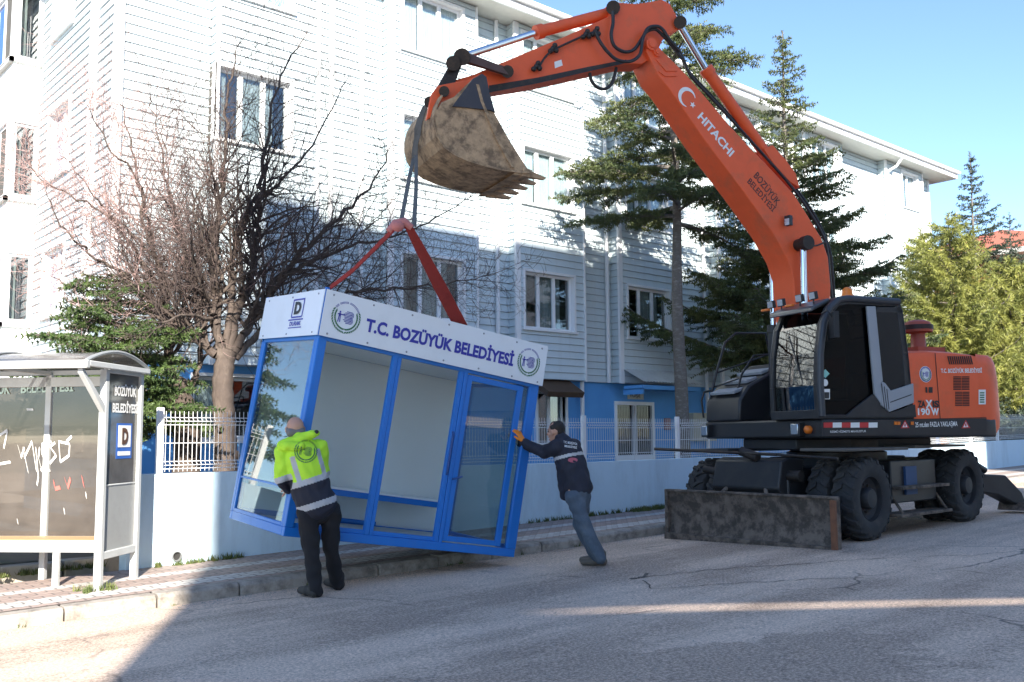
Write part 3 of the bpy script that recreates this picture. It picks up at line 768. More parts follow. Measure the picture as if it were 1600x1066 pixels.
for Y in (6.75, 7.45):
    mb.prism([(10.05, Y - .05, .30), (10.05, Y - .05, .62), (10.75, Y - .05, .85), (10.75, Y - .05, .70)], (0, .1, 0))
    mb.tube([(10.05, Y, .74), (10.22, Y + (.12 if Y < 7 else -.12), .92)], .028, 8)
mb.build('blade_arm', BLADEM, ex, bevel=.01)
mb = MB(); mb.tube([(10.08, 7.12, .6), (10.4, 7.12, .95)], .03, 10); mb.build('blade_cylinder_rod', CHROME, ex, smooth=50)
# rear outriggers
for s, lab in ((1, 0), (-1, 0)):
    yc = 6.15 if s > 0 else 8.1
    mb = MB(); f = -1 if s > 0 else 1
    mb.prism([(14.15, yc, .98), (14.5, yc, 1.0), (14.62, yc + f * .1, .90), (14.95, yc + f * .25, .88), (15.25, yc + f * .35, .62), (15.32, yc + f * .38, .44), (15.12, yc + f * .32, .44), (14.75, yc + f * .2, .60), (14.2, yc, .68)], (0, .20, 0))
    oo = mb.build('outrigger', BLACKM, ex, bevel=.02)
    mb = MB(); mb.prism([(15.05, yc + f * .35 - .1, .36), (15.45, yc + f * .35 - .1, .36), (15.36, yc + f * .35 - .1, .48), (15.14, yc + f * .35 - .1, .48)], (0, .4, 0)); mb.build('outrigger_foot', BLADEM, oo, bevel=.01)
    mb = MB(); mb.tube([(14.1, yc + .1, 1.22), (14.75, yc + f * .12 + .1, .95)], .055, 10); mb.build('outrigger_cylinder', BLACKM, oo, smooth=40)

# rotating deck
def plan(mb, pts, z0, z1, m=0): mb.prism([U(u, v, z0) for u, v in pts], (0, 0, z1 - z0), m)
dk = MB(); arc = [(-1.62 - .38 * math.cos(rad(a)), 1.22 * math.sin(rad(a))) for a in range(78, -79, -12)]
plan(dk, [(1.30, 1.22), (-1.42, 1.22)] + [(-1.5, 1.215)] + arc + [(-1.42, -1.22), (1.30, -1.22)], 1.45, 1.69)
dk.build('deck', BLACKM, ex, bevel=.03)
dk = MB(); plan(dk, [(1.15, .55), (-1.2, .55), (-1.2, -.55), (1.15, -.55)], 1.30, 1.45); dk.build('deck_underframe', BLACKM, ex, bevel=.02)
# front right platform: sloping steps, tank, rails
pl = MB()
def side(mb, pts, v0, v1, m=0): mb.prism([U(u, v0, z) for u, z in pts], el * (v1 - v0), m)
side(pl, [(1.30, 1.69), (1.28, 1.98), (1.12, 2.18), (.62, 2.42), (.50, 2.52), (-.6, 2.52), (-.6, 1.69)], -1.20, -.42)
pl.build('fuel_tank', BLACKM, ex, bevel=.03)
pl = MB()
for u, z in ((1.20, 2.12), (.98, 2.27), (.72, 2.40)):
    pl.box(U(u, -.80, z), (.2, .55, .04), [nrm(ed * 1.0 - ez * .35), el, nrm(ez + ed * .35)])
pl.build('step', GREYTR, ex, bevel=.005)
pl = MB()
pl.tube([U(1.36, -1.16, 1.75), U(1.38, -1.17, 2.0), U(1.34, -1.16, 2.12), U(1.2, -1.16, 2.15)], .016, 6)
pl.tube([U(1.25, -1.14, 2.02), U(1.10, -1.16, 2.45), U(.95, -1.16, 2.85), U(.75, -1.16, 3.0), U(.2, -1.16, 3.02), U(.1, -1.16, 2.5)], .018, 8)
pl.tube([U(1.12, -1.16, 2.40), U(.1, -1.16, 2.72)], .013, 6)
pl.tube([U(1.2, -.62, 2.02), U(1.08, -.62, 2.35), U(.86, -.62, 2.62), U(.4, -.62, 2.66), U(.38, -.62, 2.5)], .016, 8); pl.tube([U(1.16, -1.14, 2.2), U(1.1, -.62, 2.3)], .013, 6)
pl.build('handrail', BLACKM, ex, smooth=50)
# headlights low on the deck
for v, tl in ((.80, 1), (-1.12, 0)):
    q = MB(); q.box(U(1.335, v, 1.56), (.09, .17, .17), (ed, el, ez)); h = q.build('headlight', BLACKM, ex, bevel=.01)
    q = MB(); q.box(U(1.385, v, 1.565), (.02, .135, .135), (ed, el, ez)); q.build('lens', M('headlight_glass', (.42, .45, .48), .2, metal=.6), h, bevel=.02)
q = MB(); q.lathe([(.05, 0), (.05, .05), (.03, .07), (0, .075)], U(1.30, .98, 1.56), ed, 14)
q.build('turn_light', M('amber_lens', (.75, .18, .02), .3), ex, smooth=50)
# cab --------------------------------------------------------------
v0, v1 = .33, 1.22
fr = [(1.36, 1.69), (1.37, 2.1), (1.34, 2.5), (1.27, 2.85), (1.16, 3.06), (1.02, 3.18)]
rf = [(.85, 3.225), (-.0, 3.235), (-.06, 3.18), (-.09, 3.05)]
rear = [(-.15, 2.55), (-.20, 1.69)]
cab = MB()
t_ = .085
# shell made from four side frames: outer profile minus window openings
def ringpoly(mb, outer, inner, v, th, m=0):
    """band between two outlines with same count, extruded along v"""
    n = len(outer)
    for i in range(n):
        j = (i + 1) % n
        mb.prism([U(outer[i][0], v, outer[i][1]), U(outer[j][0], v, outer[j][1]), U(inner[j][0], v, inner[j][1]), U(inner[i][0], v, inner[i][1])], el * th, m)
outer = fr + rf + rear
inner = [(1.26, 1.74), (1.27, 2.1), (1.24, 2.5), (1.17, 2.82), (1.07, 3.0), (.97, 3.09), (.82, 3.12), (.05, 3.13), (.02, 3.10), (.0, 3.0), (-.05, 2.5), (-.09, 1.74)]
ringpoly(cab, outer, inner, v1 - .07, .07); ringpoly(cab, outer, inner, v0, .07)
# roof skin and floor, rear wall
for a, b in zip(([(1.02, 3.18)] + rf)[:-1], ([(1.02, 3.18)] + rf)[1:]):
    cab.prism([U(a[0], v0, a[1]), U(b[0], v0, b[1]), U(b[0], v0, b[1] - .05), U(a[0], v0, a[1] - .05)], el * (v1 - v0))
cab.prism([U(-.09, v0, 3.1), U(-.15, v0, 2.55), U(-.19, v0, 1.69), U(-.14, v0, 1.69), U(-.1, v0, 2.55), U(-.05, v0, 3.1)], el * (v1 - v0))
cab.prism([U(1.36, v0, 1.69), U(1.365, v0, 1.80), U(1.33, v0, 1.80), U(1.33, v0, 1.69)], el * (v1 - v0))
cab.prism([U(1.30, v0, 1.69), U(-.15, v0, 1.69), U(-.15, v0, 1.73), U(1.30, v0, 1.73)], el * (v1 - v0))
cabo = cab.build('cab', BLACKM, ex, bevel=.012)
q = MB()    # raised rounded pillar tube that frames the door
q.tube([U(1.31, v1 + .0, 1.72), U(1.32, v1 + .0, 2.1), U(1.30, v1, 2.5), U(1.23, v1, 2.86), U(1.12, v1, 3.06), U(.98, v1, 3.165), U(.82, v1, 3.19), U(-.02, v1, 3.19)], .045, 10)
q.tube([U(1.31, v0 - .0, 1.72), U(1.32, v0, 2.1), U(1.30, v0, 2.5), U(1.23, v0, 2.86), U(1.12, v0, 3.02)], .035, 10)
q.build('pillar', M('pillar_dark', (.035, .04, .05), .4), cabo, smooth=50)
q = MB()   # visor over the windscreen
q.prism([U(1.30, v0 - .06, 3.02), U(1.28, v0 - .06, 3.09), U(1.0, v0 - .06, 3.21), U(1.0, v0 - .06, 3.15)], el * (v1 - v0 - .06))
q.build('visor', M('visor_smoke', (.07, .07, .075), .3), cabo, bevel=.02)
GLC = glass('cab_glass', (.20, .22, .23), .11)
GLD = glass('cab_glass_dark', (.12, .13, .14), -.02)
q = MB()
wf = [(1.335, 1.80), (1.345, 2.1), (1.315, 2.5), (1.245, 2.84), (1.14, 3.03), (1.05, 3.10)]
for a, b in zip(wf[:-1], wf[1:]): q.quad(U(a[0], v0 + .05, a[1]), U(a[0], v1 - .06, a[1]), U(b[0], v1 - .06, b[1]), U(b[0], v0 + .05, b[1]))
q.build('windscreen', GLC, cabo, smooth=60, recalc=False)
q = MB(); q.bx(0, 0, 0, 0, 0, 0) if False else None
q.box(U(1.325, (v0 + v1) / 2, 2.10), (.03, v1 - v0 - .1, .035), (ed, el, ez)); q.build('windscreen_rail', BLACKM, cabo)
q = MB(); q.prism([U(1.335, v0 + .05, 1.8), U(1.345, v0 + .05, 2.08), U(1.30, v0 + .05, 2.08), U(1.28, v0 + .05, 1.8)], el * .01)
for vv in (v1 - .035,):
    q.poly([U(*p_) for p_ in [(1.26, vv, 1.74), (1.27, vv, 2.1), (1.24, vv, 2.5), (1.17, vv, 2.82), (1.07, vv, 3.0), (.97, vv, 3.09), (.82, vv, 3.12), (.05, vv, 3.13), (-.05, vv, 2.5), (-.09, vv, 1.74)]])
q.poly([U(*p_) for p_ in [(1.26, v0 + .03, 1.74), (1.27, v0 + .03, 2.1), (1.24, v0 + .03, 2.5), (1.17, v0 + .03, 2.82), (1.07, v0 + .03, 3.0), (.97, v0 + .03, 3.09), (.05, v0 + .03, 3.13), (-.05, v0 + .03, 2.5), (-.09, v0 + .03, 1.74)]])
q.build('side_window', GLD, cabo, recalc=False)
def tr(mb, pts, v, th, m=0): mb.prism([UV(x, y, v) for x, y in pts], el * th, m)
q = MB(); q.prism([UV(x, y, v1 - .03) for x, y in [(1361, 616), (1376, 633), (1388, 645), (1427, 632), (1429, 652), (1316, 653), (1330, 640)]], el * .035)
q.build('lower_door_panel', BLACKM, cabo, bevel=.008)
q = MB(); tr(q, [(1368, 480), (1405, 480), (1409, 489), (1366, 489)], v1 - .03, .03); q.build('upper_rear_panel', BLACKM, cabo, bevel=.006)
q = MB(); tr(q, [(1366, 482), (1405, 484), (1408, 492), (1421, 598), (1391, 610), (1381, 600), (1376, 590)], v1 - .015, .012)
q.build('rear_side_window', M('smoked_black', (.006, .007, .009), .08), cabo)
q = MB(); tr(q, [(1352, 479), (1365.5, 479), (1377, 596), (1374, 598), (1376, 634), (1364, 615)], v1 - .01, .03)
tr(q, [(1375, 596), (1380, 599), (1389, 611), (1424, 599.5), (1425, 629.5), (1387, 644), (1374, 633)], v1 - .01, .036)
gt = q.build('grey_trim', GREYTR, cabo, bevel=.006)
q = MB()
for dx in (0, 4, 8): tr(q, [(1377 + dx, 600 + dx * 1.0), (1378 + dx, 600 + dx), (1383 + dx * .8, 640), (1382 + dx * .8, 640)], v1 + .026, .003)
tr(q, [(1391, 628), (1424, 616), (1424, 617.5), (1391, 629.5)], v1 + .026, .003)
q.build('trim_groove', BLACKM, gt)
q = MB(); q.tube([U(1.27, v1 + .02, 2.98), U(1.30, v1 + .16, 3.0), U(1.24, v1 + .18, 2.9)], .012, 6)
q.box(U(1.22, v1 + .17, 2.82), (.06, .20, .32), (nrm(ed * .9 - el * .4), nrm(el * .9 + ed * .4), ez)); q.build('mirror', BLACKM, cabo, bevel=.02)
q = MB(); q.box(U(.30, .60, 2.02), (.5, .5, .14), (ed, el, ez)); q.box(U(.06, .60, 2.40), (.14, .48, .75), (nrm(ed - ez * -.15), el, nrm(ez - ed * .15))); q.box(U(.02, .6, 2.86), (.1, .28, .2), (ed, el, ez)); q.box(U(.4, .28, 2.1), (.5, .1, .35), (ed, el, ez)); q.box(U(.4, .93, 2.1), (.4, .1, .35), (ed, el, ez))
q.build('operator_seat', M('seat_fabric', (.05, .05, .06), .9), cabo, bevel=.03)
q = MB(); q.tube([U(1.15, .7, 1.75), U(.95, .7, 2.3)], .035, 8); q.lathe([(.19, -.012), (.205, 0), (.19, .012), (.178, 0), (.19, -.012)], U(.93, .7, 2.36), (nrm(ez - ed * .7)), 24); q.build('steering_wheel', BLACKM, cabo, smooth=50)
q = MB(); q.sphere(U(.22, .98, 2.78), (.06, .06, .11), 8); q.build('red_cloth', M('red_cloth', (.45, .04, .03), .9), cabo, smooth=60)
q = MB(); q.tube([U(1.335, .95, 2.1), U(1.33, .7, 2.75)], .010, 6); q.build('wiper', BLACKM, cabo)
# work lights, beacon
for i, v in enumerate((.16, .36, .72, .97)):
    q = MB(); c = U(1.15, v, 3.245 if i > 1 else 3.235); f_ = nrm(ed - ez * .15)
    q.box(c, (.05, .12, .10), (f_, el, nrm(np.cross(f_, el)))); q.tube([c - ez * .05, c - ez * .1], .012, 6); w = q.build('work_light', BLACKM, ex, bevel=.008)
    q = MB(); q.box(c + f_ * .028, (.006, .10, .08), (f_, el, nrm(np.cross(f_, el)))); q.build('lens', M('led_lens', (.55, .57, .60), .25, metal=.5), w)
for v in (.12, .60): 
    q = MB(); q.box(U(1.22, v, 3.16), (.05, .14, .03), (ed, el, ez)); q.build('marker_light', M('amber_lens', (.75, .18, .02), .3), ex, bevel=.006)
q = MB(); q.lathe([(.085, 0), (.085, .03), (.07, .035), (.062, .11), (.03, .14), (0, .145)], U(.62, 1.0, 3.235), ez, 18); q.build('beacon', M('beacon_orange', (.85, .22, .02), .3), ex, smooth=40)
# engine hood and counterweight ------------------------------------
hd_ = MB()
def hood_sec(u, top, v): return [U(u, v, 1.69), U(u, v, top - .12), U(u, v - .04 * np.sign(v), top - .03), U(u, v - .14 * np.sign(v), top)]
secs = [(-.17, 2.57), (-.55, 2.59), (-1.0, 2.585), (-1.40, 2.56)]
tops = []
for u, tz in secs: tops.append(hood_sec(u, tz, 1.21) + hood_sec(u, tz - .0, -1.21)[::-1])
vs = [p for s_ in tops for p in s_]; k = 8
hd_.add(vs, [(i * k + j, (i + 1) * k + j, (i + 1) * k + j + 1, i * k + j + 1) for i in range(len(secs) - 1) for j in range(k - 1)] + [tuple(range(k)), tuple(range((len(secs) - 1) * k, len(secs) * k))])
hd_.build('engine_hood', ORANGE, ex, smooth=30)
cw = MB(); rings = []
for z, s_ in ((1.50, .93), (1.58, .985), (1.75, 1.0), (2.2, .99), (2.42, .965), (2.52, .92), (2.56, .84)):
    ring = [U(-1.40, 1.20 * (1 if s_ > .95 else .98), z)]
    for a in range(84, -85, -12): ring.append(U(-1.40 + (-.14 - .56 * math.cos(rad(a))) * (s_ if s_ > .9 else .9), 1.205 * math.copysign(abs(math.sin(rad(a))) ** .35, math.sin(rad(a))) * s_ ** .5 if a else 0, z))
    ring.append(U(-1.40, -1.20 * (1 if s_ > .95 else .98), z)); rings.append(ring)
k = len(rings[0]); vs = [p for r_ in rings for p in r_]
cw.add(vs, [(i * k + j, i * k + j + 1, (i + 1) * k + j + 1, (i + 1) * k + j) for i in range(len(rings) - 1) for j in range(k - 1)] + [tuple(range(k)), tuple(range((len(rings) - 1) * k, len(rings) * k))])
cw.build('counterweight', ORANGE, ex, smooth=35)
SV = 1.212
q = MB()    # black lower band with writing on it
tr(q, [(1284, 659), (1428, 655.5), (1541, 653.5), (1541, 673.5), (1430, 679), (1284, 682)], 1.222, .006); bandp = q.build('lower_band', BLACKM, ex)
q = MB()
for i in range(6):
    x = 1287 + i * 14; 
    if i % 2: tr(q, [(x, 660.5), (x + 14, 660.2), (x + 14, 668.2), (x, 668.5)], 1.230, .002, 1)
    else: tr(q, [(x, 660.5), (x + 14, 660.2), (x + 14, 668.2), (x, 668.5)], 1.230, .002, 0)
q.build('reflective_tape', [REDP, LETW], bandp)
q = MB()
for x in (1414, 1509):
    tr(q, [(x - 7, 669.5), (x + 7, 669), (x, 656.5)], 1.230, .002, 0); tr(q, [(x - 4, 667.8), (x + 4, 667.5), (x, 659.5)], 1.233, .002, 1); tr(q, [(x - 1, 666.5), (x + 1, 666.5), (x + 1, 662), (x - 1, 662)], 1.236, .002, 0)
q.build('warning_triangle', [REDP, LETW], bandp)
q = MB(); ov = el * .012
def ttr(s, x0, x1, yb, h_px, v, mb, m=0, bold=.02, y1=None):
    p0, p1 = UV(x0, yb, v), UV(x1, yb if y1 is None else y1, v); hh = np.linalg.norm(UV(x0, yb, v) - UV(x0, yb - h_px, v))
    text(mb, s, p0, p1, hh, ez, el * .004, m, bold)
ttr('25 mt.den FAZLA YAKLAŞMA', 1430, 1496, 670, 10.5, 1.230, q, y1=668)
ttr('RESMİ HİZMETE MAHSUSTUR', 1297, 1353, 676.5, 4.5, 1.230, q, y1=675.5, bold=.01)
ttr('T.C. BOZÜYÜK BELEDİYESİ', 1470, 1534, 583, 9, SV, q, y1=582.5, bold=.03)
ttr('190', 1434, 1453, 649, 11, SV, q, bold=.03); ttr('W', 1455, 1467, 649, 11, SV, q, bold=.05)
q.build('white_lettering', LETW, ex)
q = MB(); ttr('ZA', 1434, 1446, 637, 11, SV, q, bold=.05); ttr('IS', 1457, 1467, 637, 11, SV, q, bold=.05); ttr('1', 1446, 1449, 614, 9, SV, q, bold=.06); tr(q, [(1451, 605), (1457, 605), (1457, 614), (1451, 614)], SV, .003); q.build('black_lettering', LETK, ex)
q = MB(); ttr('X', 1446, 1457, 638, 13, SV + .002, q, bold=.04); q.build('white_lettering', LETW, ex)
q = MB(); q.lathe([(.105, 0), (.105, .003), (0, .003)], UV(1446, 585, SV), el, 32); dsc = q.build('round_emblem', LETW, ex)
q = MB(); q.lathe([(.097, .004), (.097, .006), (.089, .006), (.089, .004)], UV(1446, 585, SV), el, 32, 1); emblem(q, UV(1446, 585, SV), .088, -ed, ez, el * .007, 0, 1); q.build('emblem_print', [GREENL, LETB], dsc, recalc=False)
q = MB()
VENT = M('vent_dark', (.03, .012, .01), .6)
for (x0, x1, y0, y1, n) in ((1489, 1515, 588, 610, 9), (1492, 1515, 612, 635, 9)):
    for i in range(n):
        ya = y0 + (y1 - y0) * (i + .1) / n; yb_ = y0 + (y1 - y0) * (i + .75) / n
        for j in range(2):
            xa = x0 + (x1 - x0) * (j + .04) / 2; xb = x0 + (x1 - x0) * (j + .96) / 2
            tr(q, [(xa, ya), (xb, ya), (xb, yb_), (xa, yb_)], SV, .003)
    q.build('louvre', VENT, ex); q = MB()
for i in range(12):
    x = 1480 + i * 3.2; tr(q, [(x, 556.5), (x + 1.9, 556.5), (x + 5, 569.5), (x + 3.1, 569.5)], SV, .003)
q.build('louvre', VENT, ex)
q = MB(); tr(q, [(1529, 609), (1540, 609), (1540, 632), (1529, 632)], SV, .003); st = q.build('sticker', LETW, ex)
q = MB()
for i in range(5): tr(q, [(1531, 613 + i * 3.6), (1538, 613 + i * 3.6), (1538, 615 + i * 3.6), (1531, 615 + i * 3.6)], SV + .004, .001)
q.build('sticker_print', GREENL, st)
q = MB(); tr(q, [(1460.5, 552), (1461.5, 552), (1469.5, 655), (1468.5, 655)], SV, .002); tr(q, [(1424, 655), (1541, 652), (1541, 653), (1424, 656)], SV, .002); q.build('panel_gap', VENT, ex)
q = MB()
for x in (1397, 1402, 1423): tr(q, [(x, 659), (x + 4, 659), (x + 4, 664), (x, 664)], 1.230, .01)
q.build('marker_light', M('amber_lens', (.75, .18, .02), .3), ex)
# stickers on the door glass
q = MB(); gv = 1.19
tr(q, [(1283.5, 584), (1289.5, 577), (1296, 584), (1289.5, 591)], gv + .033, .002, 1)
q.lathe([(.045, .0), (.045, .003), (0, .003)], UV(1289, 598, gv + .034), el, 16, 0); tr(q, [(1285, 608), (1296.5, 608), (1296.5, 624), (1285, 624)], gv + .033, .002, 0); tr(q, [(1286, 613), (1295.5, 613), (1295.5, 623), (1286, 623)], gv + .036, .002, 2)
q.build('door_sticker', [LETW, M('teal_sticker', (.25, .55, .5), .5), LETK], cabo)
# air pre-cleaner on the hood
pc = U(-1.05, .55, 2.6)
q = MB(); q.box(pc + ez * .03, (.5, .45, .10), (ed, el, ez)); q.lathe([(.13, .06), (.10, .10), (.095, .28), (.13, .30)], pc, ez, 20); q.lathe([(.19, .30), (.20, .33), (.20, .36), (.165, .44), (.1, .47), (0, .48)], pc, ez, 24)
pco = q.build('air_pre_cleaner', M('pre_cleaner_red', (.40, .07, .04), .5, dirt=(.2, .1, .08), da=.5), ex, smooth=35)
q = MB(); q.lathe([(.203, .335), (.203, .40), (.18, .40)], pc, ez, 24); q.build('dark_screen', VENT, pco, smooth=35)
# boom ----------------------------------------------------------------
BV = .14; BW = .44
side_px = [(1016, 62), (1036, 80), (1072, 116), (1141, 197), (1180, 239), (1208, 268), (1241, 304), (1264, 340), (1284, 373), (1294, 402), (1298, 446), (1296, 520),
           (1255, 560), (1243, 480), (1240, 435), (1230, 404), (1206, 362), (1162, 300), (1100, 218), (1046, 139), (1028, 118), (1020, 100), (1010, 80)]
ridge = [(1010, 80), (1020, 100), (1028, 118), (1046, 139), (1100, 218), (1162, 300), (1206, 362), (1230, 404), (1240, 435), (1243, 480), (1255, 560)]
bm_ = MB(); bm_.prism([UV(x, y, BV) for x, y in side_px], -el * BW); bo = bm_.build('boom', ORANGE, ex, bevel=.012)
q = MB()
for (a, b) in (((1086, 153), (1046, 139)),):
    pass
tr(q, [(1024, 93), (1031, 92), (1044, 107), (1056, 108), (1057, 112), (1040, 112)], BV - .001, .014); tr(q, [(1028, 112), (1033, 111), (1043, 116), (1058, 117), (1057, 120), (1038, 120)], BV - .001, .014)
q.build('boom_rib', ORANGE, bo, bevel=.004)
q = MB(); 
for (x, y, r_) in ((1017, 70, .085), (1026, 82, .06)):
    q.lathe([(r_, 0), (r_, .03), (r_ * .6, .03), (r_ * .6, .045), (0, .045)], UV(x, y, BV), el, 18)
q.build('pivot_pin', ORANGE, bo, smooth=35)
# markings on boom
q = MB()
def cres(c, R, mb):
    P1 = []; c0 = UV(*c, BV); t = nrm(UV(c[0] + 10, c[1] + 13.5, BV) - c0); n_ = np.cross(el, t)
    if n_[2] < 0: n_ = -n_
    for i in range(25):
        a = rad(50 + i * 260 / 24); P1.append((math.cos(a) * R, math.sin(a) * R))
    Q = []
    for i in range(25):
        a = rad(58 + i * 244 / 24); Q.append((math.cos(a) * R * .80 + R * .22, math.sin(a) * R * .80))
    for i in range(24):
        mb.poly([c0 + t * p[0] + n_ * p[1] + el * .004 for p in (P1[i], P1[i + 1], Q[i + 1], Q[i])])
    sc = c0 + t * R * .95; st_ = []
    for i in range(10):
        a = rad(i * 36 + 180); r_ = R * (.36 if i % 2 == 0 else .15); st_.append(sc + t * math.cos(a) * r_ + n_ * math.sin(a) * r_ + el * .004)
    mb.poly(st_)
cres((1073, 152), .135, q); q.build('crescent_star', LETW, bo, recalc=False); q = MB()
def btext(s, a, b, h_px, mb, bold):
    p0, p1 = UV(*a, BV), UV(*b, BV); t = nrm(p1 - p0); n_ = np.cross(el, t); n_ = n_ if n_[2] > 0 else -n_
    text(mb, s, p0, p1, h_px, n_, el * .004, 0, bold)
btext('HITACHI', (1089, 184), (1140, 246), .125, q, .03); q.build('white_lettering', LETW, bo, recalc=False)
q = MB(); btext('BOZÜYÜK', (1177, 276), (1213, 322), .13, q, .01); btext('BELEDİYESİ', (1167, 285), (1207, 332), .12, q, .01); q.build('black_lettering', LETK, bo, recalc=False)
q = MB(); c = UV(1232, 345, BV + .08); q.box(c, (.07, .09, .14), (nrm(ed + .3 * el), nrm(el - .3 * ed), ez)); q.tube([UV(1238, 341, BV), UV(1238, 341, BV + .08)], .012, 6); wl = q.build('boom_work_light', BLACKM, bo, bevel=.008)
q = MB(); c2_ = c + nrm(ed + .3 * el) * .038 - ez * .02; q.box(c2_, (.006, .07, .09), (nrm(ed + .3 * el), nrm(el - .3 * ed), ez)); q.build('lens', M('led_lens', (.55, .57, .60), .25, metal=.5), wl)
def seam(mb, pts, v, r_=.006): mb.tube([UV(x, y, v) for x, y in pts], r_, 5)
# cylinders
def cyl(name, P0, P1, P2, r0, r1, par, m0=None):
    q = MB(); q.tube([P0, P1], r0, 16); d_ = nrm(A(*P1) - A(*P0)); q.tube([A(*P1) - d_ * .09, A(*P1) + d_ * .01], r0 * 1.22, 16); q.tube([A(*P0), A(*P0) + d_ * .06], r0 * 1.15, 16)
    o = q.build(name, m0 or ORANGE, par, smooth=40)
    q = MB(); q.tube([P1, P2], r1, 14); q.build('rod', CHROME, o, smooth=50); return o
for v in (BV + .10, BV - BW - .10):
    zt = UV(1256, 383, BV + .12); u_, z_ = (zt - PV) @ ed, zt[2]; b0 = U(.70, v, 1.75); b2 = U(u_, v, z_)
    cyl('boom_cylinder', b0, b0 + (b2 - b0) * .55, b2, .075, .045, ex, BLACKM)
q = MB(); zt = UV(1256, 381, BV + .12); q.tube([zt + el * .06, zt - el * (BW + .26)], .085, 16); q.tube([zt + el * .0, zt + el * .10], .10, 14); q.build('boom_pin', GREASE, ex, smooth=40)
AP = UV(1062, 40, BV - .2)      # arm cylinder pin on the arm
cyl('arm_cylinder', UV(1214, 266, BV - .22), UV(1103, 108, BV - .22), AP, .082, .045, bo)
q = MB(); tr(q, [(1176, 240), (1190, 234), (1210, 256), (1226, 278), (1232, 300), (1216, 290), (1192, 264)], BV - .36, .24); q.build('cylinder_bracket', ORANGE, bo, bevel=.008)
# arm -------------------------------------------------------------------
arm = MB(); arm_px = [(739, 117), (758, 109), (820, 83), (885, 56), (940, 31), (953, 25), (956, 6), (966, 4), (994, 6), (1015, 3), (1034, -1), (1047, 6), (1062, 33), (1066, 44), (1054, 50), (1038, 57), (1030, 75), (1018, 92), (1003, 100), (975, 100), (900, 117), (840, 130), (765, 142), (712, 152), (690, 156), (682, 148), (688, 134), (700, 128)]
arm.prism([UV(x, y, BV - .06) for x, y in arm_px], -el * .30); ao = arm.build('arm', ORANGE, ex, bevel=.01)
q = MB(); tr(q, [(764, 134), (840, 121.5), (920, 104.5), (978, 93.5), (982, 98), (920, 112), (840, 130.5), (764, 145)], BV - .056, .006); q.build('dark_lower_edge', GREASE, ao)  # dark strip along the lower edge of the arm's near face
q = MB(); tr(q, [(866, 97), (877, 93.5), (879, 102.5), (867, 107)], BV - .058, .004); q.build('sticker', LETW, ao)
for px_, py_, a_, b_, r_ in ((958, 12, 0, .42, .09), (1063, 35, -.02, .44, .085), (793, 112, -.10, .5, .075), (694, 143, -.30, .7, .06)):
    q = MB(); q.tube([UV(px_, py_, BV - a_), UV(px_, py_, BV - b_)], r_, 14); q.build('pivot_pin', GREASE, ao, smooth=40)
# bucket cylinder and linkage
LK = UV(722, 89, BV - .2)
cyl('bucket_cylinder', UV(955, 20, BV - .2), UV(838, 51, BV - .2), LK, .075, .042, ao)
q = MB()
for v in (BV + .03, BV - .42):
    q.tube([UV(722, 89, v), UV(795, 113, v)], .045, 10)
    q.tube([UV(722, 89, v), UV(795, 113, v)], [.07, .04], 10)
for v in (BV + .07, BV - .45): q.strap([UV(724, 90, v), UV(794, 113, v)], el * .025, .09)
q.build('guide_link', M('dirty_link', (.10, .055, .045), .6, dirt=(.04, .03, .03), ds=8), ao, smooth=40)
q = MB(); q.tube([UV(722, 89, BV + .12), UV(722, 89, BV - .52)], .10, 16); q.tube([UV(708, 99, BV + .10), UV(708, 99, BV - .48)], .085, 16); q.build('link_pin', GREASE, ao, smooth=40)
q = MB()
for v in (BV + .02, BV - .34):
    q.prism([UV(x, y, v) for x, y in [(706, 96), (724, 96), (712, 128), (688, 170), (668, 175), (676, 150)]], -el * .06)
q.build('bucket_link', GREASE, ao, bevel=.01)
q = MB(); q.tube([UV(672, 160, BV + .16), UV(672, 160, BV - .5)], .07, 14); q.build('bucket_pin', GREASE, ao, smooth=40)
# bucket ------------------------------------------------------------------
KV = .50; KW = 1.10
shell = [(690, 148), (682, 163), (678, 180), (678, 195), (682, 212), (693, 230), (710, 242), (730, 251), (755, 259), (782, 265), (808, 269), (828, 270)]
P_ = [UV(x, y, KV) for x, y in shell]
q = MB()
for a, b in zip(P_[:-1], P_[1:]):
    n_ = nrm(np.cross(b - a, el)) * .02
    q.prism([a, b, b - n_, a - n_], -el * KW)
sb_ = q.build('bucket', BUCKM, ex, smooth=40)
side_out = [(690, 160), (710, 151), (738, 124), (750, 117), (757, 120), (762, 145), (772, 175), (798, 222), (826, 266)]
for v in (KV, KV - KW + .035):
    q = MB(); pts = [UV(x, y, KV) + el * (v - KV) for x, y in side_out + shell[::-1][0:10]]
    q.prism(pts, -el * .035)
    q.build('side_plate', BUCKM, sb_, bevel=.006)
for v in (KV + .001, KV - KW - .028):
    q = MB(); q.prism([UV(x, y, KV) + el * (v - KV) for x, y in [(738, 124), (752, 116), (759, 121), (764, 146), (773, 177), (765, 173), (706, 167)]], el * .022)
    q.build('wear_plate', M('dark_wear_plate', (.045, .045, .055), .6, dirt=(.12, .10, .08), ds=8, da=.5), sb_, bevel=.004)
for off in (0, -(KW - .0) - .02):
    q = MB(); q.strap([UV(x, y, KV) + el * (off + .01) for x, y in [(745, 133), (752, 160), (778, 222), (800, 262)]], nrm(ed) * .018, .03); q.build('stiffener', BUCKM, sb_)
q = MB(); q.strap([P + el * .008 for P in P_[3:]], nrm(A(0, 0, 1)) * .012, .02)
q.build('stiffener', BUCKM, sb_)
for v in (BV + .18, BV - .34):
    q = MB(); q.prism([UV(x, y, v) for x, y in [(672, 150), (682, 136), (702, 132), (730, 127), (748, 117), (735, 140), (700, 158), (676, 182), (664, 190)]], el * .05)
    q.build('bucket_ear', ORANGE, sb_, bevel=.008)
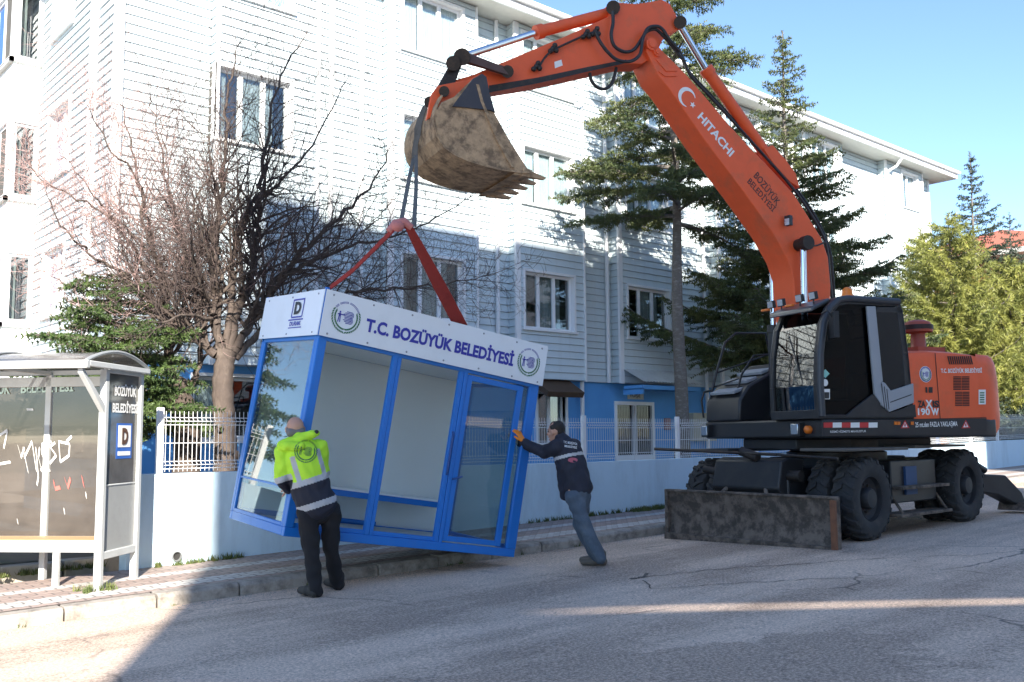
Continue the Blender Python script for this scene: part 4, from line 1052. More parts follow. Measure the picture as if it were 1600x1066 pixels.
q = MB(); q.prism([UV(820, 262, KV), UV(832, 266, KV), UV(830, 274, KV), UV(800, 273, KV)], -el * KW); q.build('cutting_lip', BUCKM, sb_, bevel=.004)
for i in range(5):
    v = KV - .045 - i * (KW - .09) / 4
    q = MB(); a, b, c, d_ = [UV(x, y, KV) + el * (v - KV) for x, y in [(818, 262), (856, 277), (852, 280), (815, 275)]]
    w = el * .05; w2 = el * .022
    q.add([a - w, a + w, b + w2, b - w2, d_ - w, d_ + w, c + w2, c - w2], [(0, 1, 2, 3), (7, 6, 5, 4), (0, 3, 7, 4), (1, 5, 6, 2), (2, 6, 7, 3), (0, 4, 5, 1)])
    q.build('tooth', BUCKM, sb_, bevel=.006)
# hoses and pipes
q = MB(); hv = BV + .05
def hose(mb, pts, v, r_=.022):
    P = [UV(x, y, v) for x, y in pts]; out = []
    n = len(P)
    for i in range(n - 1):
        p0, p1, p2, p3 = P[max(i - 1, 0)], P[i], P[i + 1], P[min(i + 2, n - 1)]
        for k in range(6):
            t = k / 6; out.append(.5 * ((2 * p1) + (-p0 + p2) * t + (2 * p0 - 5 * p1 + 4 * p2 - p3) * t * t + (-p0 + 3 * p1 - 3 * p2 + p3) * t ** 3))
    out.append(P[-1]); mb.tube(out, r_, 8)
hose(q, [(930, 50), (938, 66), (950, 82), (965, 94), (985, 96), (1000, 85), (1004, 62), (1012, 45), (1025, 41), (1035, 46), (1046, 62), (1062, 80)], hv)
hose(q, [(957, 18), (958, 35), (955, 55), (960, 72), (975, 81), (990, 78), (1002, 62), (1010, 50), (1024, 46), (1036, 56), (1050, 72), (1066, 92)], hv - .04)
hose(q, [(921, 113), (925, 128), (936, 138), (948, 138), (957, 128), (963, 106)], BV - .12)
hose(q, [(1062, 80), (1070, 98), (1080, 120), (1110, 152), (1150, 195), (1200, 250), (1240, 296), (1270, 340), (1290, 380), (1296, 430), (1300, 470)], BV - .1, .02)
hose(q, [(1066, 92), (1076, 112), (1112, 150), (1154, 196), (1206, 252), (1246, 298), (1276, 342), (1296, 390), (1301, 430), (1304, 470)], BV - .25, .02)
hose(q, [(1262, 383), (1275, 384), (1290, 378)], BV + .1, .012)
q.build('hydraulic_hoses', HOSE, bo, smooth=60)
q = MB()
hose(q, [(843, 104), (850, 92), (862, 80), (890, 66), (915, 55), (928, 50)], hv - .05, .014)
for x, y in ((838, 104), (864, 76), (915, 54), (930, 50)): 
    for dx, dy in ((0, 0), (5, 3), (-4, 4), (3, -5)): q.sphere(UV(x + dx, y + dy, hv - .06), .035, 8)
q.build('arm_pipework', GREASE, ao, smooth=60)

# ------------------------------------------------------------------ tilted kiosk hanging from the slings
kio = empty('kiosk', (4.380, 8.166, .601), 'tilted blue framed glass kiosk with white lettered fascia hanging from red slings', 'kiosk')
KR = (Matrix.Rotation(rad(-4.131), 4, 'Z') @ Matrix.Rotation(rad(8.642), 4, 'Y') @ Matrix.Rotation(rad(3.306), 4, 'X'))
kio.rotation_euler = KR.to_euler(); kio['_local'] = 1
def K(x, y, z): return np.array(KR @ Vector((x, y, z)))[:3] + A(4.380, 8.166, .601)
KW_, KD, KH, KF = 2.718, 1.391, 2.35, 1.90
def kb_(name, mat, boxes, parent=kio, bevel=.006, **k):
    q = MB()
    for b in boxes: q.bx(*b)
    return q.build(name, mat, parent, bevel=bevel, **k)
# base frame and floor
kb_('base_frame', BLUEP, [(0, KW_, 0, .06, 0, .085), (0, KW_, KD - .06, KD, 0, .085), (0, .06, .06, KD - .06, 0, .085), (KW_ - .06, KW_, .06, KD - .06, 0, .085)])
kb_('floor_plate', GALV, [(.02, KW_ - .02, .02, KD - .02, .03, .075)])
kb_('sill_rail', BLUEP, [(.06, 1.66, .015, .05, .085, .13)]); kb_('sill_rail', BLUEP, [(.06, 1.7, KD - .075, KD - .037, .085, .13)])
for (x0, x1, y0, y1) in [(-.003, .088, -.003, .06), (-.003, .088, KD - .06, KD + .003), (KW_ - .12, KW_ + .003, -.003, .055), (KW_ - .09, KW_ + .003, KD - .06, KD + .003), (1.62, 1.70, KD - .002, KD + .02)]:
    kb_('corner_post', BLUEP, [(x0, x1, y0, y1, .085, KF - .02)], bevel=.008)
for (x0, x1, y0, y1) in [(.835, .885, -.003, .05), (.888, .935, .002, .05)]: kb_('mullion', BLUEP, [(x0, x1, y0, y1, .085, KF - .03)], bevel=.005)
for (x0, x1, y0, y1) in [(1.655, 1.705, .004, .05), (1.71, 1.755, .0, .05)]: kb_('mullion', BLUEP, [(x0, x1, y0, y1, .085, KF - .03)], bevel=.005)
kb_('head_rail', BLUEP, [(.0, KW_, -.002, .05, KF - .035, KF + .02), (0, .05, .05, KD - .05, KF - .035, KF + .02), (KW_ - .05, KW_, .05, KD - .05, KF - .035, KF + .02), (0, KW_, KD - .01, KD, KF - .035, KF + .02)])
# door leaf
dr = kb_('door', BLUEP, [(1.76, 1.825, .008, .045, .10, KF - .05), (2.445, 2.515, .008, .045, .10, KF - .05), (1.825, 2.445, .008, .045, .10, .155), (1.825, 2.445, .008, .045, KF - .11, KF - .05)], bevel=.004)
KGL = glass('kiosk_glass', (.80, .86, .86), .02)
KGL2 = glass('kiosk_side_glass', (.66, .72, .70), .12)
q = MB(); q.bx(1.82, 2.45, .024, .030, .15, KF - .10); q.build('pane', KGL, dr)
q = MB(); q.tube([(1.66, -.03, 1.22), (1.645, -.06, 1.20), (1.645, -.06, .80), (1.66, -.03, .78)], .012, 8); q.tube([(1.86, -.025, .78), (1.80, -.05, .76), (1.74, -.03, .74)], .010, 6); q.build('handle', M('blue_handle', (.02, .07, .25), .4), dr, smooth=50)
q = MB(); q.bx(2.51, 2.60, .024, .030, .10, KF - .04); q.build('pane', KGL, kio)
# left side: frame, mid rail, glazing
kb_('side_frame', BLUEP, [(-.002, .045, .06, .10, .085, KF - .03), (-.002, .045, KD - .10, KD - .06, .085, KF - .03), (-.002, .045, .10, KD - .10, .085, .12)], bevel=.005)
kb_('mid_rail', BLUEP, [(.0, .03, .1, KD - .1, .435, .455)], bevel=.003)
q = MB(); q.bx(.014, .02, .1, KD - .1, .455, KF - .035); q.build('side_pane', KGL2, kio)
q = MB(); q.bx(.014, .02, .1, KD - .1, .12, .435); q.build('side_pane', KGL, kio)
# right side glazing
kb_('side_frame', BLUEP, [(KW_ - .045, KW_ + .002, .055, .10, .085, KF - .03), (KW_ - .045, KW_ + .002, KD - .10, KD - .06, .085, KF - .03), (KW_ - .045, KW_ + .002, .10, KD - .10, .085, .12)], bevel=.005)
q = MB(); q.bx(KW_ - .02, KW_ - .014, .1, KD - .1, .12, KF - .035); q.build('side_pane', KGL, kio)
# back wall panels
IWM = M('interior_panel', (.76, .80, .79), .5, dirt=(.66, .70, .69), ds=1.5, da=.3, var=.03)
kb_('back_wall', IWM, [(.05, KW_ - .07, KD - .035, KD - .012, .10, KF)], bevel=0)
kb_('back_wall', FASC, [(.05, KW_ - .07, KD - .010, KD - .003, .09, KF)], bevel=0)
kb_('ceiling', IWM, [(.05, KW_ - .05, .05, KD - .05, KF - .0, KF + .015)], bevel=0)
# bench
kb_('bench', BLUEP, [(.06, 2.30, .93, .96, .385, .45)], bevel=.004)
kb_('bench_seat', FASC, [(.06, 2.30, .925, KD - .04, .45, .468)], bevel=.003)
# fascia panels and roof
f0, f1 = KF + .0, KH
kb_('fascia', FASC, [(-.02, KW_ + .02, -.035, -.028, f0 - .0, f1)], bevel=0)
kb_('fascia', FASC, [(-.035, -.028, -.02, KD + .02, f0, f1)], bevel=0)
kb_('fascia', FASC, [(KW_ + .028, KW_ + .035, -.02, KD + .02, f0, f1)], bevel=0)
kb_('fascia', FASC, [(-.02, KW_ + .02, KD + .028, KD + .035, f0, f1)], bevel=0)
kb_('roof_frame', BLUEP, [(-.026, .012, -.026, .012, f0, f1 + .02), (KW_ - .012, KW_ + .026, -.026, .012, f0, f1), (-.026, .012, KD - .012, KD + .026, f0 + .1, f1 + .01), (KW_ - .012, KW_ + .026, KD - .012, KD + .026, f0, f1)], bevel=.003)
kb_('roof', GALV, [(-.02, KW_ + .02, -.02, KD + .02, f1 - .12, f1 - .09)], bevel=0)
q = MB()
for x in (.06, .5, .95, 1.4, 1.85, 2.3, 2.66):
    for z in (f0 + .03, f1 - .04): q.lathe([(.011, 0), (.008, .006), (0, .007)], (x, -.035, z), (0, -1, 0), 8)
for y in (.1, .7, 1.3):
    for z in (f0 + .03, f1 - .04): q.lathe([(.011, 0), (.008, .006), (0, .007)], (-.035, y, z), (-1, 0, 0), 8)
q.build('panel_rivets', M('rivet_grey', (.30, .32, .36), .4, metal=.5), kio, recalc=False)
q = MB(); text(q, 'T.C. BOZÜYÜK BELEDİYESİ', (.45, -.035, 2.035), (2.29, -.035, 2.035), .175, (0, 0, 1), (0, -.004, 0), 0, .04); q.build('blue_lettering', LETB, kio, recalc=False)
for cx_ in (.225, 2.50):
    q = MB(); emblem(q, (cx_, -.035, 2.125), .155, (1, 0, 0), (0, 0, 1), (0, -.004, 0)); q.build('emblem', [GREENL, LETB], kio, recalc=False)
q = MB(); X_ = -.038
def lb(y0, y1, z0, z1, m=0, d=0): q.bx(X_ - .002 - d, X_ - d, y0, y1, z0, z1, m)
lb(.64, .655, 2.10, 2.285); lb(.39, .405, 2.10, 2.285); lb(.405, .64, 2.27, 2.285); lb(.405, .64, 2.09, 2.105); lb(.37, .675, 1.985, 1.995); lb(.36, .70, 2.065, 2.078)
text(q, 'D', (X_, .60, 2.125), (X_, .445, 2.125), .13, (0, 0, 1), (-.003, 0, 0), 1, .05)
text(q, 'DURAK', (X_, .655, 2.008), (X_, .39, 2.008), .045, (0, 0, 1), (-.003, 0, 0), 0, .03)
q.build('stop_sign', [LETB, LETK], kio, recalc=False)

# slings
SLR = M('red_webbing', (.30, .035, .03), .85, dirt=(.16, .03, .03), ds=6, da=.6, bmp=.3, bs=60)
SLP = M('pink_webbing', (.55, .20, .18), .85)
SLG = M('grey_webbing', (.13, .125, .115), .9, dirt=(.07, .06, .055), ds=7, da=.6)
kn = dep(628, 355, 9.15)
Lp, Rp = K(.02, -.0, 2.36), K(1.61, .05, 2.33)
q = MB()
a = kn + A(-.08, 0, -.02); L2 = Lp + A(0, 0, .01)
q.strap([a, a + (L2 - a) * .3 + A(0, 0, -.02), a + (L2 - a) * .65 + A(0, 0, -.035), L2, L2 - A(0, 0, .12)], [nrm(rgt * .3 + upv) * w for w in (.045, .04, .035, .03, .03)], .018)
b = kn + A(.06, -.03, .0)
q.strap([kn + A(0, 0, .03), b, b + (Rp - b) * .12, b + (Rp - b) * .55, Rp, Rp - A(0, 0, .12)], [nrm(rgt + upv * .45) * w for w in (.03, .035, .045, .065, .07, .07)], .014)
tag(q.build('red_sling', SLR, bevel=.004), 'red webbing sling running from the knot down to the kiosk roof corners', 'lifting sling')
kq = MB(); kq.tube([kn + A(-.12, .05, -.05), kn + A(-.05, .03, .02), kn + A(.03, -.0, .05), kn + A(.09, -.04, 0)], [.03, .055, .05, .03], 8); kq.sphere(kn + A(-.05, 0, -.0), (.07, .06, .055), 10)
sk = kq.build('knot', SLP, bpy.data.objects['red_sling'], smooth=60)
q = MB()
t1, t2 = UV(655, 186, .05), UV(652, 205, .35)
sp1 = [UV(690, 150, -.05), UV(668, 168, .0), UV(655, 190, .12), UV(650, 225, .22), UV(648, 262, .10)]
k2 = kn + A(.02, 0, .03)
def shp(i, v, o=.03): return P_[i] + el * (v - KV) + ed * o
ka, kb2 = k2 + A(-.02, .02, 0), k2 + rgt * .10 - upv * .02
q.strap([UV(684, 150, .0) + ez * .03, shp(0, .02, .05), shp(1, -.02), shp(2, -.04), shp(3, -.05), shp(4, -.06, .08), shp(5, -.06, .17), shp(5, -.06, .12) * .5 + ka * .5 + ed * .03, ka], nrm(rgt + el * .3) * .022, .012)
q.strap([UV(684, 150, .1) + ez * .03, shp(0, .14, .05), shp(1, .12), shp(2, .10), shp(3, .09, .04), shp(4, .08, .10), shp(5, .07, .18), shp(5, .07, .12) * .5 + kb2 * .5 + ed * .02, kb2], nrm(rgt + el * .3) * .022, .012)
tag(q.build('grey_sling', SLG, bevel=.003), 'worn grey webbing sling looped over the back of the excavator bucket', 'lifting sling')

# ------------------------------------------------------------------ bus shelter
GW = M('shelter_white_metal', (.50, .52, .52), .4, dirt=(.33, .34, .33), ds=5, da=.4, var=.04)
BROWN = glass('bronze_glass', (.30, .27, .24), .05, .03, body=(.20, .18, .16), bodyf=.45)
DARKG = glass('dark_film_glass', (.12, .12, .12), .06, .05, body=(.16, .155, .15), bodyf=.9)
bs = empty('bus_shelter', (3.31, 9.94, .11), 'white framed bus shelter with arched roof and graffiti on its bronze glass', 'bus shelter')
pz = zr(0, 8.66) + .2
def gp(px, py, z): return onp(px, py, (0, 0, 1), z)
fr0 = gp(153, 910, .20)           # front right post foot
# side runs away from the street, front runs to the left, nearly square to the view
sd = A(math.cos(rad(43)), math.sin(rad(43)), 0); fd = A(-sd[1], sd[0], 0)
SD = (onp(212, 800, fd, fd @ fr0) - fr0) @ sd
def S(a, b, z): return fr0 + fd * a + sd * b + ez * (z - .20)     # a along front to the left, b depth
def sbox(mb, a0, a1, b0, b1, z0, z1, m=0): mb.box(S((a0 + a1) / 2, (b0 + b1) / 2, (z0 + z1) / 2), (abs(a1 - a0), abs(b1 - b0), abs(z1 - z0)), (fd, sd, ez), m)
TOPZ = 2.16; LW = 3.6
for a in (0, LW):
    for b in (0, SD):
        q = MB(); sbox(q, a - .034, a + .034, b - .03, b + .03, .12, TOPZ); q.build('post', GW, bs, bevel=.006)
for a in (.95, 1.95, 2.9):
    q = MB(); sbox(q, a - .03, a + .03, SD - .03, SD + .03, .12, TOPZ); q.build('post', GW, bs, bevel=.006)
q = MB(); sbox(q, .045, LW - .045, SD - .03, SD + .03, TOPZ - .12, TOPZ - .02); sbox(q, .05, LW - .05, SD - .025, SD + .025, .50, .55); q.build('back_rail', GW, bs, bevel=.005)
for a0, a1 in ((.04, .91), (.99, 1.91), (1.99, 2.86), (2.94, LW - .04)):
    q = MB(); sbox(q, a0, a1, SD - .006, SD + .006, .55, TOPZ - .12); q.build('back_glass', BROWN, bs)
q = MB(); sbox(q, -.004, .004, .03, SD - .03, 1.08, TOPZ - .03); sg_ = q.build('side_glass', DARKG, bs)
q = MB(); sbox(q, -.004, .004, .03, SD - .03, .47, 1.075); q.build('side_panel', M('side_panel_grey', (.30, .31, .31), .35, dirt=(.22, .22, .22), ds=3), bs)
q = MB(); sbox(q, -.03, .03, .03, SD - .03, .40, .47); sbox(q, -.03, .03, .03, SD - .03, TOPZ - .03, TOPZ + .03); sbox(q, -.012, .012, .03, SD - .03, 1.07, 1.085); q.build('side_rail', GW, bs, bevel=.005)
# roof: front fascia beam, barrel
q = MB(); sbox(q, -.10, LW + .1, -.50, -.44, TOPZ - .02, TOPZ + .05); sbox(q, -.08, LW, SD + .02, SD + .07, TOPZ - .0, TOPZ + .05)
sbox(q, -.10, -.05, -.44, SD + .02, TOPZ + .0, TOPZ + .05)
for a in (.95, 2.9): sbox(q, a - .02, a + .02, -.44, SD, TOPZ - .0, TOPZ + .04)
q.build('roof_frame', GW, bs, bevel=.006)
q = MB()
q.prism([S(-.03, 0, 1.72), S(-.03, .0, 1.80), S(-.03, -.44, TOPZ + .0), S(-.03, -.44, TOPZ - .06)], fd * .05); q.build('roof_brace', GW, bs, bevel=.005)
q = MB(); N = 14; W_ = SD + .5
arc_ = [(-.46 + W_ * i / N, TOPZ + .05 + .12 * math.sin(math.pi * i / N) ** .9) for i in range(N + 1)]
for (b0, z0), (b1, z1) in zip(arc_[:-1], arc_[1:]):
    q.add([S(-.06, b0, z0), S(LW + .1, b0, z0), S(LW + .1, b1, z1), S(-.06, b1, z1)], [(0, 1, 2, 3)])
q.build('roof_sheet', glass('smoked_polycarbonate', (.25, .26, .27), .03, .15, body=(.14, .14, .14), bodyf=.7), bs, smooth=60, recalc=False)
q = MB(); q.tube([S(-.07, b, z) for b, z in arc_], .018, 6); q.tube([S(.98, b, z + .01) for b, z in arc_], .016, 6); q.build('roof_arch', M('arch_grey', (.32, .34, .35), .4, metal=.3), bs, smooth=60)
# bench
q = MB(); sbox(q, .06, LW - .06, SD - .42, SD - .06, .52, .555); sbox(q, .06, LW - .06, SD - .44, SD - .42, .44, .55, 1)
bn = q.build('bench', [M('bench_wood', (.50, .30, .16), .6, dirt=(.35, .2, .1), ds=6, var=.2), GW], bs, bevel=.004)
for a in (.55, 1.9, 3.1):
    q = MB(); sbox(q, a - .03, a + .03, SD - .46, SD - .42, .12, .44); q.build('bench_leg', GW, bn, bevel=.004)
# writing on the glass
def gpt(px, py): 
    k_ = sd @ S(0, SD - .012, 0); return onp(px, py, sd, k_)
q = MB(); text(q, 'BOZÜYÜK', S(-.006, .17, 1.92), S(-.006, SD - .08, 1.92), .12, ez, -fd * .004, 0, .04); text(q, 'BELEDİYESİ', S(-.006, .14, 1.76), S(-.006, SD - .04, 1.76), .12, ez, -fd * .004, 0, .04); q.build('white_lettering', LETW, sg_, recalc=False)
q = MB()
def gb(b0, b1, z0, z1, d, m): q.box(S(-.006 - d, (b0 + b1) / 2, (z0 + z1) / 2), (.002, b1 - b0, z1 - z0), (fd, sd, ez), m)
gb(.24, .54, 1.32, 1.66, .0, 1); gb(.27, .51, 1.43, 1.64, .003, 0); gb(.27, .51, 1.35, 1.39, .003, 0)
text(q, 'D', S(-.012, .33, 1.455), S(-.012, .45, 1.455), .16, ez, -fd * .004, 2, .06)
q.build('stop_sign', [LETW, M('sign_blue', (.03, .12, .45), .5), M('sign_letter', (.10, .05, .03), .5)], sg_, recalc=False)
q = MB(); text(q, 'BELEDİYESİ', gpt(33, 615), gpt(115, 612), .13, ez, -sd * .006, 0, .03); text(q, 'BOZÜYÜK', gpt(-45, 617), gpt(16, 616), .13, ez, -sd * .006, 0, .03)
q.build('back_lettering', M('lettering_pale_green', (.48, .62, .56), .5), bs, recalc=False)
q = MB()
def stroke(pts, w, m=0):
    P = [gpt(*p) for p in pts]; q.strap(P, nrm(ez * .8 + fd * .3) * w, .004, m)
for s_ in ([(28, 697), (33, 715), (38, 700)], [(36, 700), (44, 738)], [(38, 715), (50, 690), (57, 736)], [(56, 700), (60, 745), (58, 758)], [(62, 700), (60, 715), (66, 738), (78, 735)], [(80, 690), (66, 694), (66, 712), (76, 716), (64, 735)], [(86, 692), (78, 698), (88, 712), (78, 724)], [(92, 690), (94, 722), (108, 712), (109, 694), (92, 690)],
           [(104, 690), (112, 682)], [(0, 680), (12, 672), (6, 700)], [(0, 725), (16, 722)]): stroke(s_, .013)
for s_ in ([(84, 752), (86, 764), (94, 762)], [(101, 748), (106, 762), (110, 748)], [(128, 745), (131, 760)]): stroke(s_, .02, 1)
for s_ in ([(100, 795), (101, 803)], [(134, 770), (135, 778)], [(27, 812), (28, 818)], [(42, 640), (52, 640)]): stroke(s_, .012, 0)
q.build('graffiti', [LETW, M('faded_red_paint', (.5, .12, .10), .7)], bs, recalc=False)
# weeds along wall foot and edging
wd = []; rg = np.random.default_rng(5)
spots = [(x, 10.30 + rg.uniform(-.04, .03)) for x in rg.uniform(4.0, 5.0, 26)] + [(x, 10.31) for x in rg.uniform(9.2, 13, 60)] + [(x, 10.9 + rg.uniform(-.1, .05)) for x in rg.uniform(1.2, 3.7, 90)] + [(x, 8.61) for x in rg.uniform(2.2, 9, 9)] + [(fr0[0] + rg.uniform(-.15, .15), fr0[1] + rg.uniform(-.1, .1)) for _ in range(10)] + [(12 + rg.normal() * .25, 10.25 + rg.uniform(-.1, .05)) for _ in range(60)]
V = []; Fq = []
for (x, y) in spots:
    z = zr(x, 8.66) + (.12 if y > 8.7 else -.01)
    for k in range(14):
        a = rg.uniform(0, 6.28); L = rg.uniform(.02, .085); w = rg.uniform(.004, .010); b = len(V)
        dx, dy = math.cos(a), math.sin(a); c = A(x + rg.normal() * .02, y + rg.normal() * .012, z)
        V += [c - A(-dy, dx, 0) * w, c + A(-dy, dx, 0) * w, c + A(dx * L * .6, dy * L * .6, L)]; Fq.append((b, b + 1, b + 2))
tag(np_mesh('weeds', V, np.array(Fq), M('weed_green', (.09, .12, .035), .8, dirt=(.25, .22, .06), ds=4), None), kind='stuff')

# ------------------------------------------------------------------ bare deciduous trees
def tubes_np(segs, n=4):
    """segs: (p0,p1,r0,r1) arrays -> verts, quads"""
    P0 = np.array([s[0] for s in segs]); P1 = np.array([s[1] for s in segs]); R0 = np.array([s[2] for s in segs]); R1 = np.array([s[3] for s in segs])
    T = P1 - P0; T /= np.linalg.norm(T, axis=1)[:, None] + 1e-9
    ref = np.where(np.abs(T[:, 2:3]) < .9, np.array([[0, 0, 1.]]), np.array([[1., 0, 0]]))
    Aa = np.cross(T, ref); Aa /= np.linalg.norm(Aa, axis=1)[:, None] + 1e-9; Bb = np.cross(T, Aa)
    V = []; 
    for P, R in ((P0, R0), (P1, R1)):
        for j in range(n):
            w = 2 * math.pi * j / n; V.append(P + (Aa * math.cos(w) + Bb * math.sin(w)) * R[:, None])
    V = np.stack(V, 1); m = len(segs); V = V.reshape(-1, 3); b = np.arange(m)[:, None] * 2 * n
    F = np.stack([np.concatenate([b + j, b + (j + 1) % n, b + n + (j + 1) % n, b + n + j], 1) for j in range(n)], 1).reshape(-1, 4)
    return V, F
TWIG = M('twig_bark', (.075, .055, .05), .9, dirt=(.19, .14, .125), ds=3, da=.8, var=.25)
TWIGP = M('reddish_twig', (.34, .23, .215), .9, dirt=(.56, .46, .44), ds=3, da=.6, var=.25)
def smooth_path(P, n=5):
    P = [np.array(p, float) for p in P]; out = []
    for i in range(len(P) - 1):
        p0, p1, p2, p3 = P[max(i - 1, 0)], P[i], P[i + 1], P[min(i + 2, len(P) - 1)]
        for k in range(n):
            t = k / n; out.append(.5 * ((2 * p1) + (-p0 + p2) * t + (2 * p0 - 5 * p1 + 4 * p2 - p3) * t * t + (-p0 + 3 * p1 - 3 * p2 + p3) * t ** 3))
    out.append(P[-1]); return out
def bare_tree(name, base_px, Y0, trunk, limbs, seed, label, twm, dens=1.0, tr_r=.17, up=.35, L0=1.0):
    rg = np.random.default_rng(seed)
    base = yp(*base_px, Y0); base[2] = .7
    root = empty(name, tuple(base), label, 'tree')
    tk = MB(); thick = []; thin = []
    path = smooth_path([base - A(0, 0, .2)] + [yp(x, y, Y0) for x, y in trunk], 6)
    rr = [tr_r * (1 - .25 * i / len(path)) * (1 + .06 * math.sin(i * 2.1)) for i in range(len(path))]; rr[0] *= 1.3; rr[1] *= 1.12
    tk.tube(path, rr, 14); 
    for i in (5, 9, 12):
        if i < len(path): tk.sphere(path[i] + A(rg.normal() * .05, -rr[i] * .85, .03), (.055, .05, .07), 8)
    tk.build('trunk', BARK, root, smooth=60)
    def grow(p, d, L, r, lev):
        n = max(3, int(L / .13)); q = p.copy(); dd = d.copy(); st = L / n
        for i in range(n):
            dd = nrm(dd + rg.normal(0, .13, 3) + A(0, 0, up * .13)); q2 = q + dd * st
            ra, rb = r * (1 - .75 * i / n), r * (1 - .75 * (i + 1) / n)
            (thick if ra > .012 else thin).append((q, q2, ra, rb)); q = q2
            if lev < 4 and rg.random() < (.80 if lev < 2 else .58 if lev < 3 else .35) * dens:
                a = rg.uniform(0, 6.28); per = nrm(np.cross(dd, A(math.cos(a), math.sin(a), .3)))
                nd = nrm(dd * rg.uniform(.4, .9) + per * rg.uniform(.6, 1.0) + A(0, 0, .15))
                grow(q, nd, max(L * rg.uniform(.4, .7) * (1 - .4 * i / n), .22), max(rb * .55, .0032), lev + 1)
    for li, (pts, r0, dy) in enumerate(limbs):
        r0 *= .82
        P = []; n = len(pts)
        for i, (x, y) in enumerate(pts): P.append(yp(x, y, Y0 + dy * (i / (n - 1)) ** 1.2))
        P = smooth_path(P, 6); m = len(P); P = [p + rg.normal(0, .022, 3) * min(1, i_ / 6) for i_, p in enumerate(P)]
        for i in range(m - 1):
            ra, rb = r0 * (1 - .93 * (i / m) ** .8), r0 * (1 - .93 * ((i + 1) / m) ** .8); thick.append((P[i], P[i + 1], ra, rb))
            t = nrm(P[i + 1] - P[i]); f = i / m
            if f > .12:
                for _ in range(2 if rg.random() < .7 else 1):
                    if rg.random() < .80 * dens:
                        a = rg.uniform(0, 6.28); per = nrm(np.cross(t, A(math.cos(a), math.sin(a), .2)))
                        nd = nrm(t * rg.uniform(.3, .9) + per * rg.uniform(.5, 1.0) + A(0, 0, .25)); L = L0 * rg.uniform(.45, 1.25) * (1.15 - .5 * f)
                        grow(P[i], nd, L, max(rb * .5, .006), 1)
        grow(P[-1], nrm(P[-1] - P[-2]), L0 * .6, max(r0 * .09, .004), 1)
    V1, F1 = tubes_np(thick, 7); 
    bo = np_mesh('limb', V1, F1, BARK if tr_r > .1 else TWIG, root, smooth=True)
    V2, F2 = tubes_np(thin, 3)
    np_mesh('crown', V2, F2, twm, root)
    return root
R_l = [([(350, 562), (318, 540), (292, 512), (262, 486), (240, 466), (205, 420), (185, 370)], .085, .3),
       ([(346, 560), (337, 500), (336, 440), (338, 370), (345, 300), (352, 220), (360, 130), (372, 70)], .085, -.4),
       ([(356, 556), (372, 490), (392, 430), (402, 360), (406, 300), (420, 210), (440, 120), (478, 50)], .095, .5),
       ([(362, 556), (392, 505), (430, 440), (480, 385), (540, 330), (585, 280), (605, 230)], .085, -.5),
       ([(368, 560), (408, 520), (455, 498), (520, 470), (570, 455), (640, 450), (700, 442), (770, 430)], .07, -.4),
       ([(352, 556), (362, 470), (366, 400), (385, 330), (415, 300), (470, 250), (520, 170), (545, 120)], .07, .6),
       ([(346, 558), (325, 480), (300, 430), (285, 370), (262, 300), (250, 220), (232, 150)], .06, .8),
       ([(395, 500), (450, 430), (520, 395), (600, 372), (660, 350), (720, 318), (740, 300)], .05, .7),
       ([(340, 545), (345, 440), (330, 380), (300, 330), (330, 250), (300, 170)], .045, -.8)]
bare_tree('bare_tree', (352, 735), 12.5, [(352, 700), (350, 650), (348, 600), (352, 562), (356, 548)], R_l, 3,
          'leafless dark branched tree with a thick forked trunk directly behind the tilted kiosk', TWIG, 1.05, .165, L0=1.25, up=.15)
L_l = [([(275, 600), (262, 560), (263, 500), (255, 440), (238, 380), (222, 310), (205, 230), (190, 160)], .085, .4),
       ([(298, 605), (312, 565), (316, 510), (300, 450), (285, 390), (270, 330), (262, 250), (250, 180)], .06, .2),
       ([(262, 520), (235, 470), (190, 430), (140, 395), (95, 350), (70, 290)], .05, -.5),
       ([(262, 505), (215, 455), (165, 440), (110, 445), (60, 420)], .04, .4),
       ([(258, 460), (210, 390), (165, 330), (130, 280), (90, 240)], .04, .7),
       ([(250, 420), (225, 350), (215, 280), (160, 210), (130, 150)], .04, -.4),
       ([(266, 540), (300, 470), (310, 400), (330, 340), (320, 270)], .04, .9),
       ([(240, 400), (190, 350), (120, 310), (60, 280), (40, 230)], .03, 0)]
bare_tree('bare_tree', (290, 735), 12.9, [(292, 700), (290, 665), (286, 635), (276, 606), (282, 592)], L_l, 8,
          'leafless tree with pinkish sunlit twigs and stubby pruned trunk, left of the kiosk', TWIGP, .98, .19, L0=1.15, up=.2)

